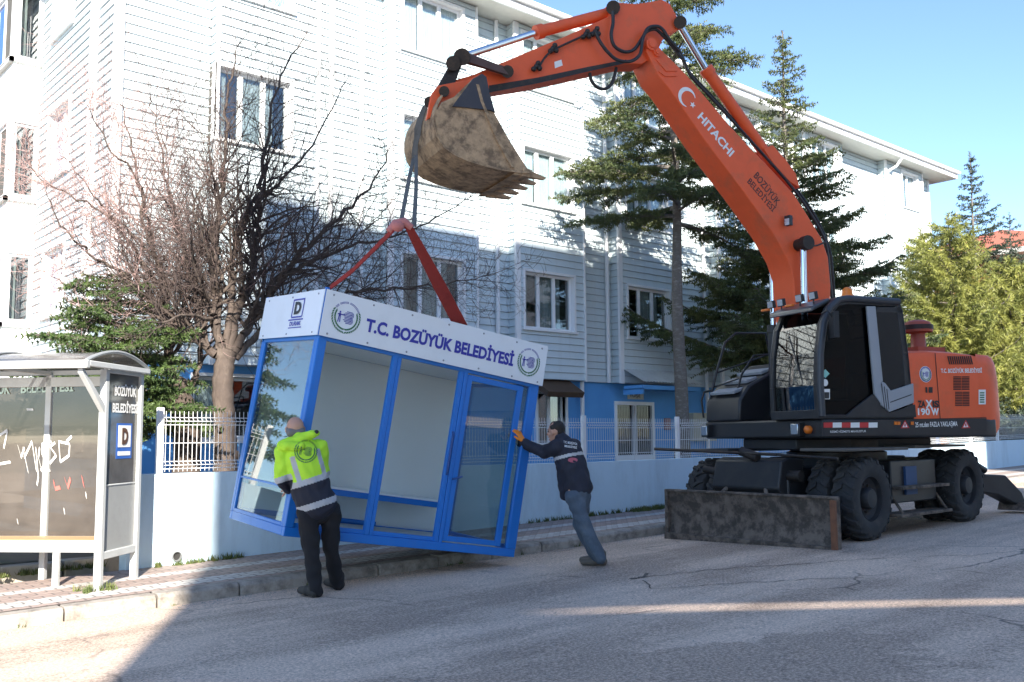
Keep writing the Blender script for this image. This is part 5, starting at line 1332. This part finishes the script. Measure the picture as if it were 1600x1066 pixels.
# ------------------------------------------------------------------ conifers
def leafmat(name, c1, c2, c3):
    m, t, b = nodes(name); v = coords(t)
    f = noise(t, v, 1.1, 4, .7); g = noise(t, v, 14, 3, .6)
    c = mixc(t, ramp(t, f, [(.38, 0.), (.62, 1.)]), c1, c2); c = mixc(t, math_(t, 'MULTIPLY', ramp(t, g, [(.5, 0.), (.75, 1.)]), .6), c, c3)
    t.links.new(c, b.inputs['Base Color']); b.inputs['Roughness'].default_value = .55
    tr_ = nn(t, 'ShaderNodeBsdfTranslucent'); t.links.new(c, tr_.inputs[0]); mx = nn(t, 'ShaderNodeMixShader'); mx.inputs[0].default_value = .2
    t.links.new(b.outputs[0], mx.inputs[1]); t.links.new(tr_.outputs[0], mx.inputs[2]); t.links.new(mx.outputs[0], t.nodes['Material Output'].inputs[0])
    return m
def needles(rg, P, D, nper, L, w, spread=.9):
    """P,D: twig sample points and directions -> triangles"""
    P = np.repeat(np.asarray(P), nper, 0); D = np.repeat(np.asarray(D), nper, 0); n = len(P)
    r = rg.normal(0, 1, (n, 3)); r -= D * (r * D).sum(1)[:, None]; r /= np.linalg.norm(r, axis=1)[:, None] + 1e-9
    d = D * rg.uniform(.3, .8, (n, 1)) + r * spread; d /= np.linalg.norm(d, axis=1)[:, None]
    s = np.cross(d, rg.normal(0, 1, (n, 3))); s /= np.linalg.norm(s, axis=1)[:, None] + 1e-9
    LL = L * rg.uniform(.6, 1.25, (n, 1)); ww = w * rg.uniform(.7, 1.3, (n, 1))
    V = np.stack([P - s * ww, P + s * ww, P + d * LL], 1).reshape(-1, 3)
    return V, np.arange(3 * n).reshape(-1, 3)
def conifer(name, base, H, z0, z1, Lfun, nb, label, mat, seed, cat='tree', droop=.25, rise=.15, tr_r=.16, nL=.07, nw=.012, nper=5, tw=.09, group=None, tl=.34, spread=.9, lean=(0, 0), tips=.5, bark=None, sub2=True):
    rg = np.random.default_rng(seed); base = A(*base); root = empty(name, tuple(base), label, cat, group)
    tk = MB(); N = 14; cen = lambda z: base + A(lean[0] * z / H + .04 * math.sin(z * 1.3), lean[1] * z / H, z)
    tk.tube([cen(H * i / N) for i in range(N + 1)], [tr_r * (1 - .94 * i / N) * (1.25 if i == 0 else 1) for i in range(N + 1)], 12); tk.build('trunk', bark or BARKC, root, smooth=60)
    segs = []; TP = []; TD = []
    for b in range(nb):
        z = z0 + (z1 - z0) * (b + rg.uniform(-.4, .4)) / nb; f = (z - z0) / (z1 - z0); a = b * 2.399 + rg.uniform(-.5, .5)
        L = Lfun(f) * rg.uniform(.7, 1.12); h = A(math.cos(a), math.sin(a), 0); rs = rise * rg.uniform(.4, 1.5)
        n = max(5, int(L / .16)); P = []
        for i in range(n + 1):
            s = i / n; P.append(cen(z) + h * L * s + A(0, 0, L * (rs * s - droop * s * s + .18 * tips * s ** 4)) + rg.normal(0, .015, 3) * s)
        r0 = .012 + .018 * L
        for i in range(n): segs.append((P[i], P[i + 1], r0 * (1 - .85 * i / n), r0 * (1 - .85 * (i + 1) / n)))
        side = np.cross(h, A(0, 0, 1)); s = .12
        while s < 1:
            i = min(int(s * n), n - 1); p = P[i] + (P[i + 1] - P[i]) * (s * n - i)
            for sg in (-1, 1):
                l = (tl * L * (1.05 - s) ** .7 + .10) * rg.uniform(.6, 1.15) * (min(s * 3.2, 1)); d = nrm(h * rg.uniform(.45, .8) + side * sg * rg.uniform(.6, .95) + A(0, 0, rg.uniform(-.28, .08)))
                m = max(2, int(l / .055)); q = p.copy(); dd = d.copy(); pp = []
                for k in range(m):
                    q = q + dd * l / m; dd = nrm(dd + rg.normal(0, .07, 3) + h * .05); TP.append(q.copy()); TD.append(dd.copy()); pp.append(q.copy())
                    if sub2 and l > .35 and k > 0 and rg.random() < .4:
                        e = nrm(dd + np.cross(dd, A(0, 0, 1)) * rg.choice([-1, 1]) * .9); 
                        for k2 in range(3): TP.append(q + e * .05 * (k2 + 1)); TD.append(e)
                segs.append((p, q, .006, .003))
            s += tw / L
        for i in range(int(n * .5), n + 1): TP.append(P[i]); TD.append(h)
    for k in range(14): TP.append(cen(H - k * .06)); TD.append(A(0, 0, 1))
    V1, F1 = needles(rg, TP, TD, nper, nL, nw, spread)
    V2, F2 = tubes_np(segs, 3)
    np_mesh('crown', V1, F1, mat, root)
    np_mesh('branches', V2, F2, BARKC, root)
    return root
CED = leafmat('cedar_needles', (.055, .09, .036), (.13, .155, .05), (.24, .24, .09))
FIR = leafmat('fir_needles', (.05, .095, .03), (.10, .155, .045), (.17, .22, .06))
PIN = leafmat('pine_needles', (.14, .17, .04), (.31, .32, .08), (.43, .41, .13))
DCD = leafmat('dark_cedar_needles', (.03, .05, .035), (.055, .085, .05), (.10, .12, .07))
b1 = yp(1066, 715, 13.3); b1[2] = .72
conifer('cedar_tree', b1, 12.6, 5.5, 12.4, lambda f: 2.3 * (1 - f) ** .55 + .45, 62, 'tall cedar with bare lower trunk standing just behind the raised boom, left of the cab', CED, 11, droop=.30, rise=.22, tr_r=.165, nL=.075, nw=.013, nper=5)
b2 = yp(1245, 690, 13.0); b2[2] = .8
conifer('cedar_tree', b2, 10.9, 2.0, 10.8, lambda f: 3.5 * (1 - f) ** 1.3 + .20, 130, 'pointed dark cedar reaching down behind the cab roof and rising past the eaves', CED, 12, droop=.16, rise=.30, tr_r=.17, nL=.075, nw=.014, nper=6, tips=.8)
b3 = yp(160, 735, 13.0); b3[2] = .7
conifer('fir_tree', b3, 3.1, .9, 3.0, lambda f: 1.55 * (1 - f) ** .7 + .2, 74, 'small bright green fir peeking out above the bus shelter roof', FIR, 13, droop=.22, rise=.20, tr_r=.08, nL=.06, nw=.0085, nper=11, tw=.085)
def pine(name, base, H, z0, Rf, nb, label, seed, mat):
    return conifer(name, base, H, z0, H - .2, Rf, nb, label, mat, seed, droop=-.12, rise=.30, tr_r=.13, nL=.17, nw=.012, nper=9, tw=.12, spread=.75, tl=.30, sub2=False, bark=BARK)
for (x, y, Y, H, Rr, sd_, lb) in [(1500, 690, 12.8, 7.3, 2.1, 21, 'bushy yellow green pine standing right behind the excavator engine hood'),
                              (1455, 690, 14.2, 7.2, 1.5, 22, 'slimmer light green pine close to the white end of the apartment block'),
                              (1590, 690, 12.2, 6.2, 2.2, 23, 'broad yellow green pine at the right edge beyond the excavator tail')]:
    p = yp(x, y, Y); p[2] = .9; pine('pine_tree', p, H, .8, (lambda R_: lambda f: R_ * (1 - f) ** .55 + .15)(Rr), 90, lb, sd_, PIN)
p = yp(1540, 690, 15.5); p[2] = .9
conifer('cedar_tree', p, 11.5, 2.5, 11.3, lambda f: 3.2 * (1 - f) ** 1.25 + .2, 90, 'thin dark cedar with a spiky top rising above the pines at far right', DCD, 31, droop=.05, rise=.35, tr_r=.13, nL=.10, nw=.02, nper=4, tw=.13, tips=1.0)
p = yp(1598, 690, 17); p[2] = .9
conifer('cedar_tree', p, 10.5, 2.5, 10.3, lambda f: 2.6 * (1 - f) ** 1.1 + .2, 70, 'dark cedar in front of the red roofed house, at the right edge', DCD, 32, droop=.05, rise=.35, tr_r=.13, nL=.10, nw=.02, nper=4, tw=.14, tips=1.0)
# hedge along the fence, far right
def hedge(name, c, sz, n, label, seed, mat):
    rg = np.random.default_rng(seed); P = rg.uniform(-1, 1, (n, 3)); P /= np.maximum(1, np.linalg.norm(P, axis=1)[:, None]); P *= rg.uniform(.75, 1.08, (n, 1))
    P = np.array(c) + P * np.array(sz); D = rg.normal(0, 1, (n, 3)); D /= np.linalg.norm(D, axis=1)[:, None]; V, F = needles(rg, P, D, 3, .09, .03)
    r = empty(name, tuple(c), label, 'shrub'); np_mesh('foliage', V, F, mat, r); q = MB(); q.tube([A(*c) - A(0, 0, sz[2] + .2), A(*c)], .05, 6); q.build('stem', BARK, r)
hedge('shrub', (27.5, 11.6, 1.7), (1.4, .6, .7), 5000, 'dark shrub low behind the mesh fence, right of the excavator tail', 41, DCD)
hedge('shrub', (30.6, 11.8, 1.75), (1.5, .7, .8), 5000, 'dark shrub behind the fence at the right edge of the view', 42, DCD)

# ------------------------------------------------------------------ people
def capsule(mb, p0, p1, r0, r1, fl=None, n=14, m=0):
    """tapered rounded limb; fl = (axis, factor) widens the section along an axis"""
    p0 = A(*p0); p1 = A(*p1); t = nrm(p1 - p0); a = nrm(np.cross(t, (0, 0, 1) if abs(t[2]) < .9 else (1, 0, 0))); b = np.cross(t, a)
    if fl is not None: a = nrm(A(*fl[0]) - t * (t @ A(*fl[0]))); b = np.cross(t, a)
    ka = fl[1] if fl is not None else 1.; vs = []; rows = []
    for i in range(5): w = math.pi / 2 * i / 4; rows.append((p0 - t * r0 * math.cos(w) * .9, r0 * max(math.sin(w), .02)))
    for i in range(4, -1, -1): w = math.pi / 2 * i / 4; rows.append((p1 + t * r1 * math.cos(w) * .9, r1 * max(math.sin(w), .02)))
    for c, r in rows:
        for j in range(n):
            w = 2 * math.pi * j / n; vs.append(c + (a * math.cos(w) * ka + b * math.sin(w)) * r)
    k = len(rows)
    fs = [(i * n + j, i * n + (j + 1) % n, (i + 1) * n + (j + 1) % n, (i + 1) * n + j) for i in range(k - 1) for j in range(n)] + [tuple(range(n - 1, -1, -1)), tuple(range((k - 1) * n, k * n))]
    mb.add(vs, fs, m)
def fuse(mb, name, mats, parent, vox=.009, sm=4, fn=None, wr=0.):
    """fuse overlapping shapes into one continuous surface, smooth it, then colour faces with fn(center)->index"""
    o = mb.build(name, mats[0], None)
    r = o.modifiers.new('r', 'REMESH'); r.mode = 'VOXEL'; r.voxel_size = vox
    s = o.modifiers.new('s', 'SMOOTH'); s.iterations = sm; s.factor = .5
    dg = bpy.context.evaluated_depsgraph_get(); dg.update()
    me = bpy.data.meshes.new_from_object(o.evaluated_get(dg)); bpy.data.objects.remove(o)
    n = len(me.vertices); co = np.empty(n * 3, np.float32); me.vertices.foreach_get('co', co); co = co.reshape(-1, 3)
    if wr:       # cloth folds
        no = np.empty(n * 3, np.float32); me.vertices.foreach_get('normal', no); no = no.reshape(-1, 3)
        w = np.sin(co[:, 2] * 46 + 3.1 * np.sin(co[:, 0] * 17) + 2.3 * np.sin(co[:, 1] * 19)) * .6 + np.sin(co[:, 2] * 27 + co[:, 0] * 33 - co[:, 1] * 21) * .6
        co = co + no * (w * wr)[:, None]
    off = wloc(parent); co = co - off
    me.vertices.foreach_set('co', co.astype(np.float32).ravel())
    me.materials.clear()
    for q in mats: me.materials.append(q)
    me.polygons.foreach_set('use_smooth', [True] * len(me.polygons))
    if fn:
        me.update(); me.polygons.foreach_set('material_index', [int(fn(np.array(p.center) + off)) for p in me.polygons])
    me.update(); o2 = bpy.data.objects.new(name, me); COL.objects.link(o2); o2.parent = parent
    return o2
def bvh_of(o, off):
    me = o.data; return BVHTree.FromPolygons([tuple(np.array(v.co) + off) for v in me.vertices], [tuple(p.vertices) for p in me.polygons])
def drape(mb, bvh, d, lift=.004):
    """press a flat decal onto a surface along direction d"""
    d = Vector(nrm(d)); out = []
    for v in mb.v:
        h = bvh.ray_cast(Vector(v) - d * .6, d, 1.4)
        out.append(tuple(h[0] - d * lift) if h[0] is not None else v)
    mb.v = out
def head(mb, c, fw, up, s=1.0):
    """head of total height ~.23: skull, jaw, nose, ears, brow"""
    c = A(*c); fw = nrm(fw); up = nrm(A(*up) - fw * (A(*up) @ fw)); lf = np.cross(up, fw)
    P = lambda f, l, u: c + (fw * f + lf * l + up * u) * s
    capsule(mb, P(-.015, 0, .03), P(.005, 0, .025), .082 * s, .078 * s, (up, 1.12)); capsule(mb, P(.02, 0, -.03), P(.035, 0, -.075), .062 * s, .040 * s, (lf, 1.1))
    capsule(mb, P(.05, -.028, -.082), P(.05, .028, -.082), .022 * s, .022 * s)
    capsule(mb, P(.083, 0, .012), P(.108, 0, -.022), .009 * s, .014 * s); capsule(mb, P(.075, -.03, .027), P(.075, .03, .027), .013 * s, .013 * s)
    capsule(mb, P(.080, -.018, -.052), P(.080, .018, -.052), .010 * s, .010 * s)
    for g in (-1, 1):
        capsule(mb, P(-.005, .078 * g, .012), P(-.008, .082 * g, -.025), .018 * s, .013 * s, (up, 1.1)); capsule(mb, P(.055, .045 * g, -.015), P(.05, .045 * g, -.03), .02 * s, .02 * s)
    return P
def hand(mb, w, d, palm_n, s=1., curl=.25, thumb=1, spread=.16):
    """palm from wrist w along d; five separate fingers"""
    w = A(*w); d = nrm(d); pn = nrm(A(*palm_n) - d * (A(*palm_n) @ d)); sd_ = np.cross(d, pn)
    for k in range(4):
        o = (k - 1.5) * .019 * s; capsule(mb, w + sd_ * o * .7, w + d * .085 * s + sd_ * o, .013 * s, .011 * s)
        L = (.068, .078, .072, .056)[k] * s if thumb > 0 else (.056, .072, .078, .068)[k] * s
        b = w + d * .088 * s + sd_ * o * 1.05; dd = nrm(d + sd_ * (k - 1.5) * spread); p = b
        for j, fr_ in enumerate((.45, .32, .23)):
            q = p + dd * L * fr_; capsule(mb, p, q, .0098 * s, .0088 * s, n=8); p = q; dd = nrm(dd + pn * curl)
    tb = w + d * .028 * s - sd_ * .030 * s * thumb; td = nrm(d * .65 - sd_ * .75 * thumb + pn * .15); q = tb + td * .045 * s
    capsule(mb, w + d * .02 * s, tb, .016 * s, .014 * s); capsule(mb, tb, q, .013 * s, .011 * s); capsule(mb, q, q + nrm(td + d * .4) * .032 * s, .011 * s, .009 * s)
def shoe(mb, heel, toe, s=1.0):
    heel = A(*heel); toe = A(*toe); t = nrm(toe - heel); L = np.linalg.norm(toe - heel); sd_ = nrm(np.cross(t, ez))
    capsule(mb, heel + ez * .045, heel + t * L * .45 + ez * .055, .045, .046, (sd_, 1.0)); capsule(mb, heel + t * L * .4 + ez * .045, toe - t * .04 + ez * .036, .047, .036, (sd_, 1.2))
    capsule(mb, heel + ez * .05 + t * .02, heel + ez * .13 + t * .02, .048, .050)
HIVIS = M('hi_vis_yellow', (.50, .85, .04), .75, var=.06, bmp=.2, bs=30)
NAVY = M('navy_workwear', (.016, .018, .032), .8, dirt=(.035, .038, .055), ds=6, da=.5, bmp=.25, bs=30)
SILV = M('reflective_silver', (.42, .43, .45), .4)
TROU = M('black_trousers', (.012, .012, .015), .9, dirt=(.03, .03, .035), ds=7, da=.5)
JEAN = M('grey_blue_jeans', (.070, .095, .13), .9, dirt=(.14, .17, .21), ds=7, da=.7, var=.2)
SHOE = M('dark_shoe', (.03, .028, .027), .7, dirt=(.08, .07, .06), ds=12)
SHOEB = M('brown_grey_shoe', (.11, .095, .08), .75, dirt=(.20, .18, .16), ds=14)
GLOV = M('orange_glove', (.85, .25, .02), .7)
EYEM = M('eye_dark', (.02, .015, .012), .3)

# --- man in the hi-vis jacket, seen from behind, pushing the left corner
def J(x, y, z): return dep(x, y, z)
f1, f2 = gp(486, 934, zr(4.4, 7.7)), gp(527, 921, zr(4.8, 7.9))
d1, d2 = (f1 - CAM) @ fwd, (f2 - CAM) @ fwd - .05
m1 = empty('person', tuple((f1 + f2) / 2), 'man in hi-vis yellow and navy jacket pushing the kiosk corner, seen from behind', 'person')
hl, hr = J(481, 802, 8.82), J(516, 797, 8.92); kl, kr_ = J(487, 866, 8.80), J(517, 857, 8.98); al, ar = J(494, 916, d1 + .03), J(527, 906, d2 + .03)
wa = J(488, 772, 8.86); ch = J(474, 715, 8.86); nk = J(466, 686, 8.88); shl, shr = J(443, 706, 8.84), J(499, 699, 8.95); hc = J(461, 671, 8.93)
ell, elr = J(440, 748, 8.80), J(504, 738, 9.02); wl_, wr_ = J(449, 764, 8.98), J(476, 752, 9.10)
SW = nrm(shr - shl)
fwd1 = nrm(fwd * .85 - rgt * .35 - ez * .18)
bd = MB(); head(bd, hc, fwd1, upv + fwd * .35 - rgt * .1, .97)
capsule(bd, nk, hc - ez * .03, .058, .055); capsule(bd, ch, wa, .125, .115, (SW, 1.3)); capsule(bd, wa, (hl + hr) / 2, .11, .11, (SW, 1.35))
for a_, b_, c_ in ((shl, ell, wl_), (shr, elr, wr_)): capsule(bd, a_, b_, .055, .045); capsule(bd, b_, c_, .043, .030)
for a_, b_, c_ in ((hl, kl, al), (hr, kr_, ar)): capsule(bd, a_, b_, .08, .055); capsule(bd, b_, c_, .052, .038)
for f_, a_ in ((f1, al), (f2, ar)): capsule(bd, a_, f_ + ez * .06, .036, .026); capsule(bd, f_ + ez * .045, f_ + ez * .04 + nrm(fwd - rgt * .55 - ez * (fwd @ ez)) * .13, .024, .02)
hd1 = nrm(fwd * .8 - rgt * .5 - ez * .0)
hand(bd, wl_, hd1, -ez * .2 + fwd, thumb=-1); hand(bd, wr_, hd1, -ez * .2 + fwd, thumb=1)
body1 = fuse(bd, 'body', [SKIN], m1, .0062, 3)
jk = MB()
capsule(jk, (shl + shr) / 2 * .6 + ch * .4, wa, .150, .150, (SW, 1.22)); capsule(jk, shl, shr, .078, .078); capsule(jk, wa, J(497, 790, 8.87), .155, .165, (SW, 1.15)); capsule(jk, nk + ez * .0, (shl + shr) / 2, .075, .11)
for a_, b_, c_ in ((shl, ell, wl_ - hd1 * .02), (shr, elr, wr_ - hd1 * .02)): capsule(jk, a_, b_, .082, .068); capsule(jk, b_, c_, .066, .050)
# hood lying on the back and shoulder
capsule(jk, J(441, 697, 8.78), J(487, 679, 8.84), .055, .045); capsule(jk, J(452, 690, 8.80), J(495, 676, 8.86), .045, .028); capsule(jk, J(448, 698, 8.74), J(470, 697, 8.74), .045, .04)
tax = nrm((shl + shr) / 2 - J(497, 790, 8.87)); org = J(497, 790, 8.87); TL = np.linalg.norm((shl + shr) / 2 - org); lat = nrm(SW - tax * (SW @ tax))
def jfn(p):
    h = (p - org) @ tax / TL; l = (p - (shl + shr) / 2) @ lat
    tr_ = min(np.linalg.norm(np.cross(p - shl, nrm(ell - shl))), 9)
    arm = (np.linalg.norm(p - ell) < .13 or np.linalg.norm(p - wl_) < .16 or np.linalg.norm(p - (shl + ell) / 2) < .105 and l < -.2)
    if arm and l < -.14:
        s_ = (p - ell) @ nrm(wl_ - ell); z_ = (p - ell) @ tax
        return 2 if -.035 < z_ < .02 else (1 if z_ < -.035 else 0)
    if -.02 < h < .085: return 2
    if h < .40: return 1
    if h < .50: return 2
    if h < .93 and (abs(l + .115) < .022 or abs(l - .125) < .022): return 2
    return 0
jo_ = fuse(jk, 'jacket', [HIVIS, NAVY, SILV], m1, .0085, 3, jfn, wr=.006)
hm = MB(); capsule(hm, J(493, 676, 8.84), J(495, 675, 8.84), .020, .02); hm.build('hood_opening', NAVY, m1, smooth=60)
emb = MB(); ec = J(478, 705, 8.4); emblem(emb, ec, .105, rgt * .98 - upv * .15, upv * .98 + rgt * .15, A(0, 0, 0)); bv = bvh_of(jo_, wloc(m1)); drape(emb, bv, J(478, 705, 9) - CAM)
emb.build('back_emblem', [GREENL, M('emblem_dark_green', (.06, .16, .07), .6)], m1, recalc=False)
trm = MB(); capsule(trm, wa - ez * .04, (hl + hr) / 2, .125, .125, (SW, 1.2))
for a_, b_, c_ in ((hl, kl, al - ez * .0), (hr, kr_, ar)): capsule(trm, a_, b_, .105, .076); capsule(trm, b_, c_ - ez * .045, .074, .064)
fuse(trm, 'trousers', [TROU], m1, .0085, 3, wr=.007)
sh_d = nrm(fwd - rgt * .55 - ez * (fwd @ ez))
for i_, f_ in enumerate((f1, f2)):
    sh = MB(); shoe(sh, f_ + A(0, 0, 0) + rgt * .03, f_ + sh_d * .24 - rgt * .04 + A(0, 0, .005)); fuse(sh, 'shoe', [SHOE], m1, .007, 2)
hh = MB(); s_ = .97; lf_ = np.cross(nrm(upv), fwd1)
capsule(hh, hc - fwd1 * .045 - ez * .035 - lf_ * .045, hc - fwd1 * .045 - ez * .035 + lf_ * .045, .047, .047)
capsule(hh, hc + lf_ * .06 - fwd1 * .01 + ez * .005, hc + lf_ * .055 - fwd1 * .03 - ez * .03, .030, .032); capsule(hh, hc - lf_ * .06 - fwd1 * .01 + ez * .005, hc - lf_ * .055 - fwd1 * .03 - ez * .03, .030, .032)
fuse(hh, 'hair', [HAIRG], m1, .006, 3)

# --- man in the navy jacket leaning into the door side
F0 = gp(936, 884, zr(7.4, 7.1)); dF = (F0 - CAM) @ fwd
m2 = empty('person', tuple(F0), 'dark haired man in navy jacket, grey jeans and orange gloves leaning into the kiosk', 'person')
hkl = dep(808, 690, 10.52); 
hipc = dep(903, 775, 10.18); kn1 = dep(914, 823, 10.05); kn2 = dep(906, 820, 10.22); an1 = dep(938, 866, 10.03); an2 = dep(931, 862, 10.22)
shc = dep(884, 697, 10.30); 
fw2 = nrm(-rgt * .80 + fwd * .58); fw2[2] = 0; fw2 = nrm(fw2); lf2 = np.cross(ez, fw2)      # facing; left side away/near
tx2 = nrm(shc - hipc)
sA, sB = shc - lf2 * -.17, shc + lf2 * -.17     # sA far... both shoulders
nk2 = dep(876, 685, 10.33); hc2 = dep(868, 675, 10.36)
near = sB if ((sB - CAM) @ fwd) < ((sA - CAM) @ fwd) else sA; far = sA if near is sB else sB
wN, wF = dep(820, 692, 10.42), dep(813, 694, 10.62); eN, eF = dep(851, 708, 10.28), dep(848, 704, 10.62)
bd = MB(); P2 = head(bd, hc2, fw2 + A(0, 0, -.05), ez + fw2 * .25, .97)
capsule(bd, nk2, hc2 - ez * .04, .058, .055); capsule(bd, shc - tx2 * .12, (shc + hipc) / 2, .12, .11, (lf2, 1.3)); capsule(bd, (shc + hipc) / 2, hipc, .11, .115, (lf2, 1.25))
for a_, b_, c_ in ((near, eN, wN), (far, eF, wF)): capsule(bd, a_, b_, .052, .044); capsule(bd, b_, c_, .042, .030)
for sgn, b_, c_ in ((1, kn1, an1), (-1, kn2, an2)):
    hh_ = hipc + (near - shc) * .5 * sgn; capsule(bd, hh_, b_, .08, .055); capsule(bd, b_, c_, .052, .038)
hdN = nrm(dep(807, 672, 10.50) - wN); hdF = nrm(dep(800, 680, 10.66) - wF)
hand(bd, wF, hdF, fw2, thumb=1, spread=.22)
sh2 = nrm(-rgt * .95 + fwd * .25); sh2[2] = 0; sh2 = nrm(sh2)
for a_, f_ in ((an1, F0), (an2, F0 + fwd * .17)): capsule(bd, a_, f_ + ez * .06, .036, .026); capsule(bd, f_ + ez * .045, f_ + sh2 * .13 + ez * .04, .024, .02)
fuse(bd, 'body', [SKIN], m2, .0062, 3)
ey = MB()
for g in (-1, 1): ey.sphere(P2(.074, .032 * g, .008), .0105, 8)
ey.build('eyes', EYEM, m2, smooth=60)
mo = MB(); capsule(mo, P2(.090, -.02, -.052), P2(.090, .02, -.052), .0035, .0035, n=6); mo.build('mouth', M('lips', (.35, .13, .11), .6), m2, smooth=60)
gl = MB(); hand(gl, wN, hdN, fw2, s=1.14, thumb=-1, spread=.28, curl=.12); fuse(gl, 'glove', [GLOV], m2, .0055, 2)
gl = MB(); hand(gl, wF, hdF, fw2, s=1.1, thumb=1, spread=.25, curl=.12); fuse(gl, 'glove', [M('pale_glove', (.55, .50, .45), .8)], m2, .0055, 2)
jk = MB(); org2 = dep(906, 770, 10.18)
capsule(jk, shc - tx2 * .05, (shc + org2) / 2, .150, .150, (lf2, 1.22)); capsule(jk, (shc + org2) / 2, dep(904, 762, 10.2), .155, .150, (lf2, 1.12)); capsule(jk, near, far, .078, .078); capsule(jk, nk2, shc, .075, .11)
capsule(jk, (shc + org2) / 2 + fw2 * .04, dep(884, 776, 10.25), .13, .055, (lf2, 1.5))
for a_, b_, c_ in ((near, eN, wN), (far, eF, wF)): capsule(jk, a_, b_, .084, .066); capsule(jk, b_, c_, .064, .048)
TL2 = np.linalg.norm(shc - org2)
def jf2(p):
    h = (p - org2) @ tx2 / TL2; s_ = (p - shc) @ fw2
    d_ = (p - shc) @ nrm(eN - shc)
    if .735 < h < .80 and d_ < .26: return 1
    return 0
j2 = fuse(jk, 'jacket', [NAVY, SILV], m2, .0085, 3, jf2, wr=.006)
trm = MB(); capsule(trm, dep(904, 765, 10.18), hipc, .125, .125, (lf2, 1.15))
for sgn, b_, c_ in ((1, kn1, an1), (-1, kn2, an2)):
    hh_ = hipc + (near - shc) * .5 * sgn; capsule(trm, hh_, b_, .100, .076); capsule(trm, b_, c_ - ez * .045, .074, .064)
fuse(trm, 'jeans', [JEAN], m2, .0085, 3, wr=.007)
for f_ in (F0, F0 + fwd * .17 - ez * (.17 * fwd[2])):
    sh = MB(); shoe(sh, f_ - sh2 * .05, f_ + sh2 * .21); fuse(sh, 'shoe', [SHOEB], m2, .007, 2)
hh = MB()
capsule(hh, P2(-.035, 0, .052), P2(.012, 0, .070), .074, .052, (np.cross(fw2, ez), 1.08)); capsule(hh, P2(-.05, 0, .0), P2(-.045, 0, .04), .052, .062, (np.cross(fw2, ez), 1.1))
for g in (-1, 1): capsule(hh, P2(-.01, .066 * g, .035), P2(.0, .066 * g, .055), .024, .026)
fuse(hh, 'hair', [HAIRD], m2, .006, 2)
bv = bvh_of(j2, wloc(m2))
def onj(px, py): return dep(px, py, 9.7)
q = MB(); text(q, 'T.C. BOZÜYÜK', onj(880, 692), onj(903, 696), .030, upv, A(0, 0, 0), 0, .02); text(q, 'BELEDİYESİ', onj(882, 698.5), onj(902, 701.5), .028, upv, A(0, 0, 0), 0, .02); drape(q, bv, onj(890, 697) - CAM); q.build('back_lettering', LETW, m2, recalc=False)
q = MB(); c_ = onj(895, 719); q.poly([c_ + rgt * math.cos(a_ * .5236) * .052 + upv * math.sin(a_ * .5236) * .026 for a_ in range(12)]); drape(q, bv, c_ - CAM); q.build('red_patch', M('red_patch', (.42, .10, .14), .7), m2, recalc=False)
q = MB(); q.bx(0, 0, 0, 0, 0, 0) if False else None
text(q, 'ZABITA', onj(889, 721), onj(901, 721), .018, upv, A(0, 0, 0), 0, .02) if False else None

# ------------------------------------------------------------------ cracks and patches on the road
def gz(px, py):
    P = onp(px, py, (-.021, .02, 1), .116); return A(P[0], P[1], zr(P[0], P[1]) + .0045)
CRK = M('road_crack_tar', (.13, .11, .09), .95, var=.4, vs=9)
rgc = np.random.default_rng(77); q = MB()
for pts, w in (([(1004, 903), (1090, 893), (1180, 886), (1290, 879), (1400, 872), (1500, 868), (1598, 862)], .014), ([(1006, 908), (1014, 914), (1018, 921), (1080, 917), (1160, 911), (1260, 906), (1350, 903)], .012),
               ([(985, 905), (1004, 903), (1012, 896)], .03), ([(1400, 872), (1440, 880), (1500, 884)], .006), ([(1130, 846), (1160, 850), (1200, 851)], .010)):
    P = []
    for a, b in zip(pts[:-1], pts[1:]):
        for i in range(6): t = i / 6; P.append(gz(a[0] + (b[0] - a[0]) * t + rgc.normal() * .8, a[1] + (b[1] - a[1]) * t + rgc.normal() * .7))
    P.append(gz(*pts[-1]))
    for i in range(len(P) - 1):
        s_ = nrm(np.cross(P[i + 1] - P[i], ez)) * w * rgc.uniform(.25, .75); q.quad(P[i] - s_, P[i] + s_, P[i + 1] + s_, P[i + 1] - s_)
tag(q.build('road_cracks', CRK, recalc=False), kind='structure')
# loose grit and small stones lying along the kerb and on the tarmac
V = []; Fq = []; pts = [(rgc.uniform(2, 11), 8.58 - abs(rgc.normal()) * .12) for _ in range(900)] + [(rgc.uniform(2, 12), rgc.uniform(3.2, 8.4)) for _ in range(900)]
for x, y in pts:
    r_ = rgc.uniform(.003, .009); c = A(x, y, zr(x, y)); b = len(V); a0 = rgc.uniform(0, 6)
    V += [c + A(math.cos(a0 + k * 2.09) * r_, math.sin(a0 + k * 2.09) * r_, 0) for k in range(3)] + [c + A(0, 0, r_ * 1.1)]
    Fq += [(b, b + 1, b + 3), (b + 1, b + 2, b + 3), (b + 2, b, b + 3)]
tag(np_mesh('grit', V, np.array(Fq), M('grit_stone', (.36, .33, .29), .9, var=.4, vs=3), None), kind='stuff')
q = MB(); text(q, 'YUŞE', (18.20, GY - .024, 2.45), (18.62, GY - .024, 2.45), .10, ez, A(0, 0, 0)); q.build('sign_lettering', LETK, sgo, recalc=False)
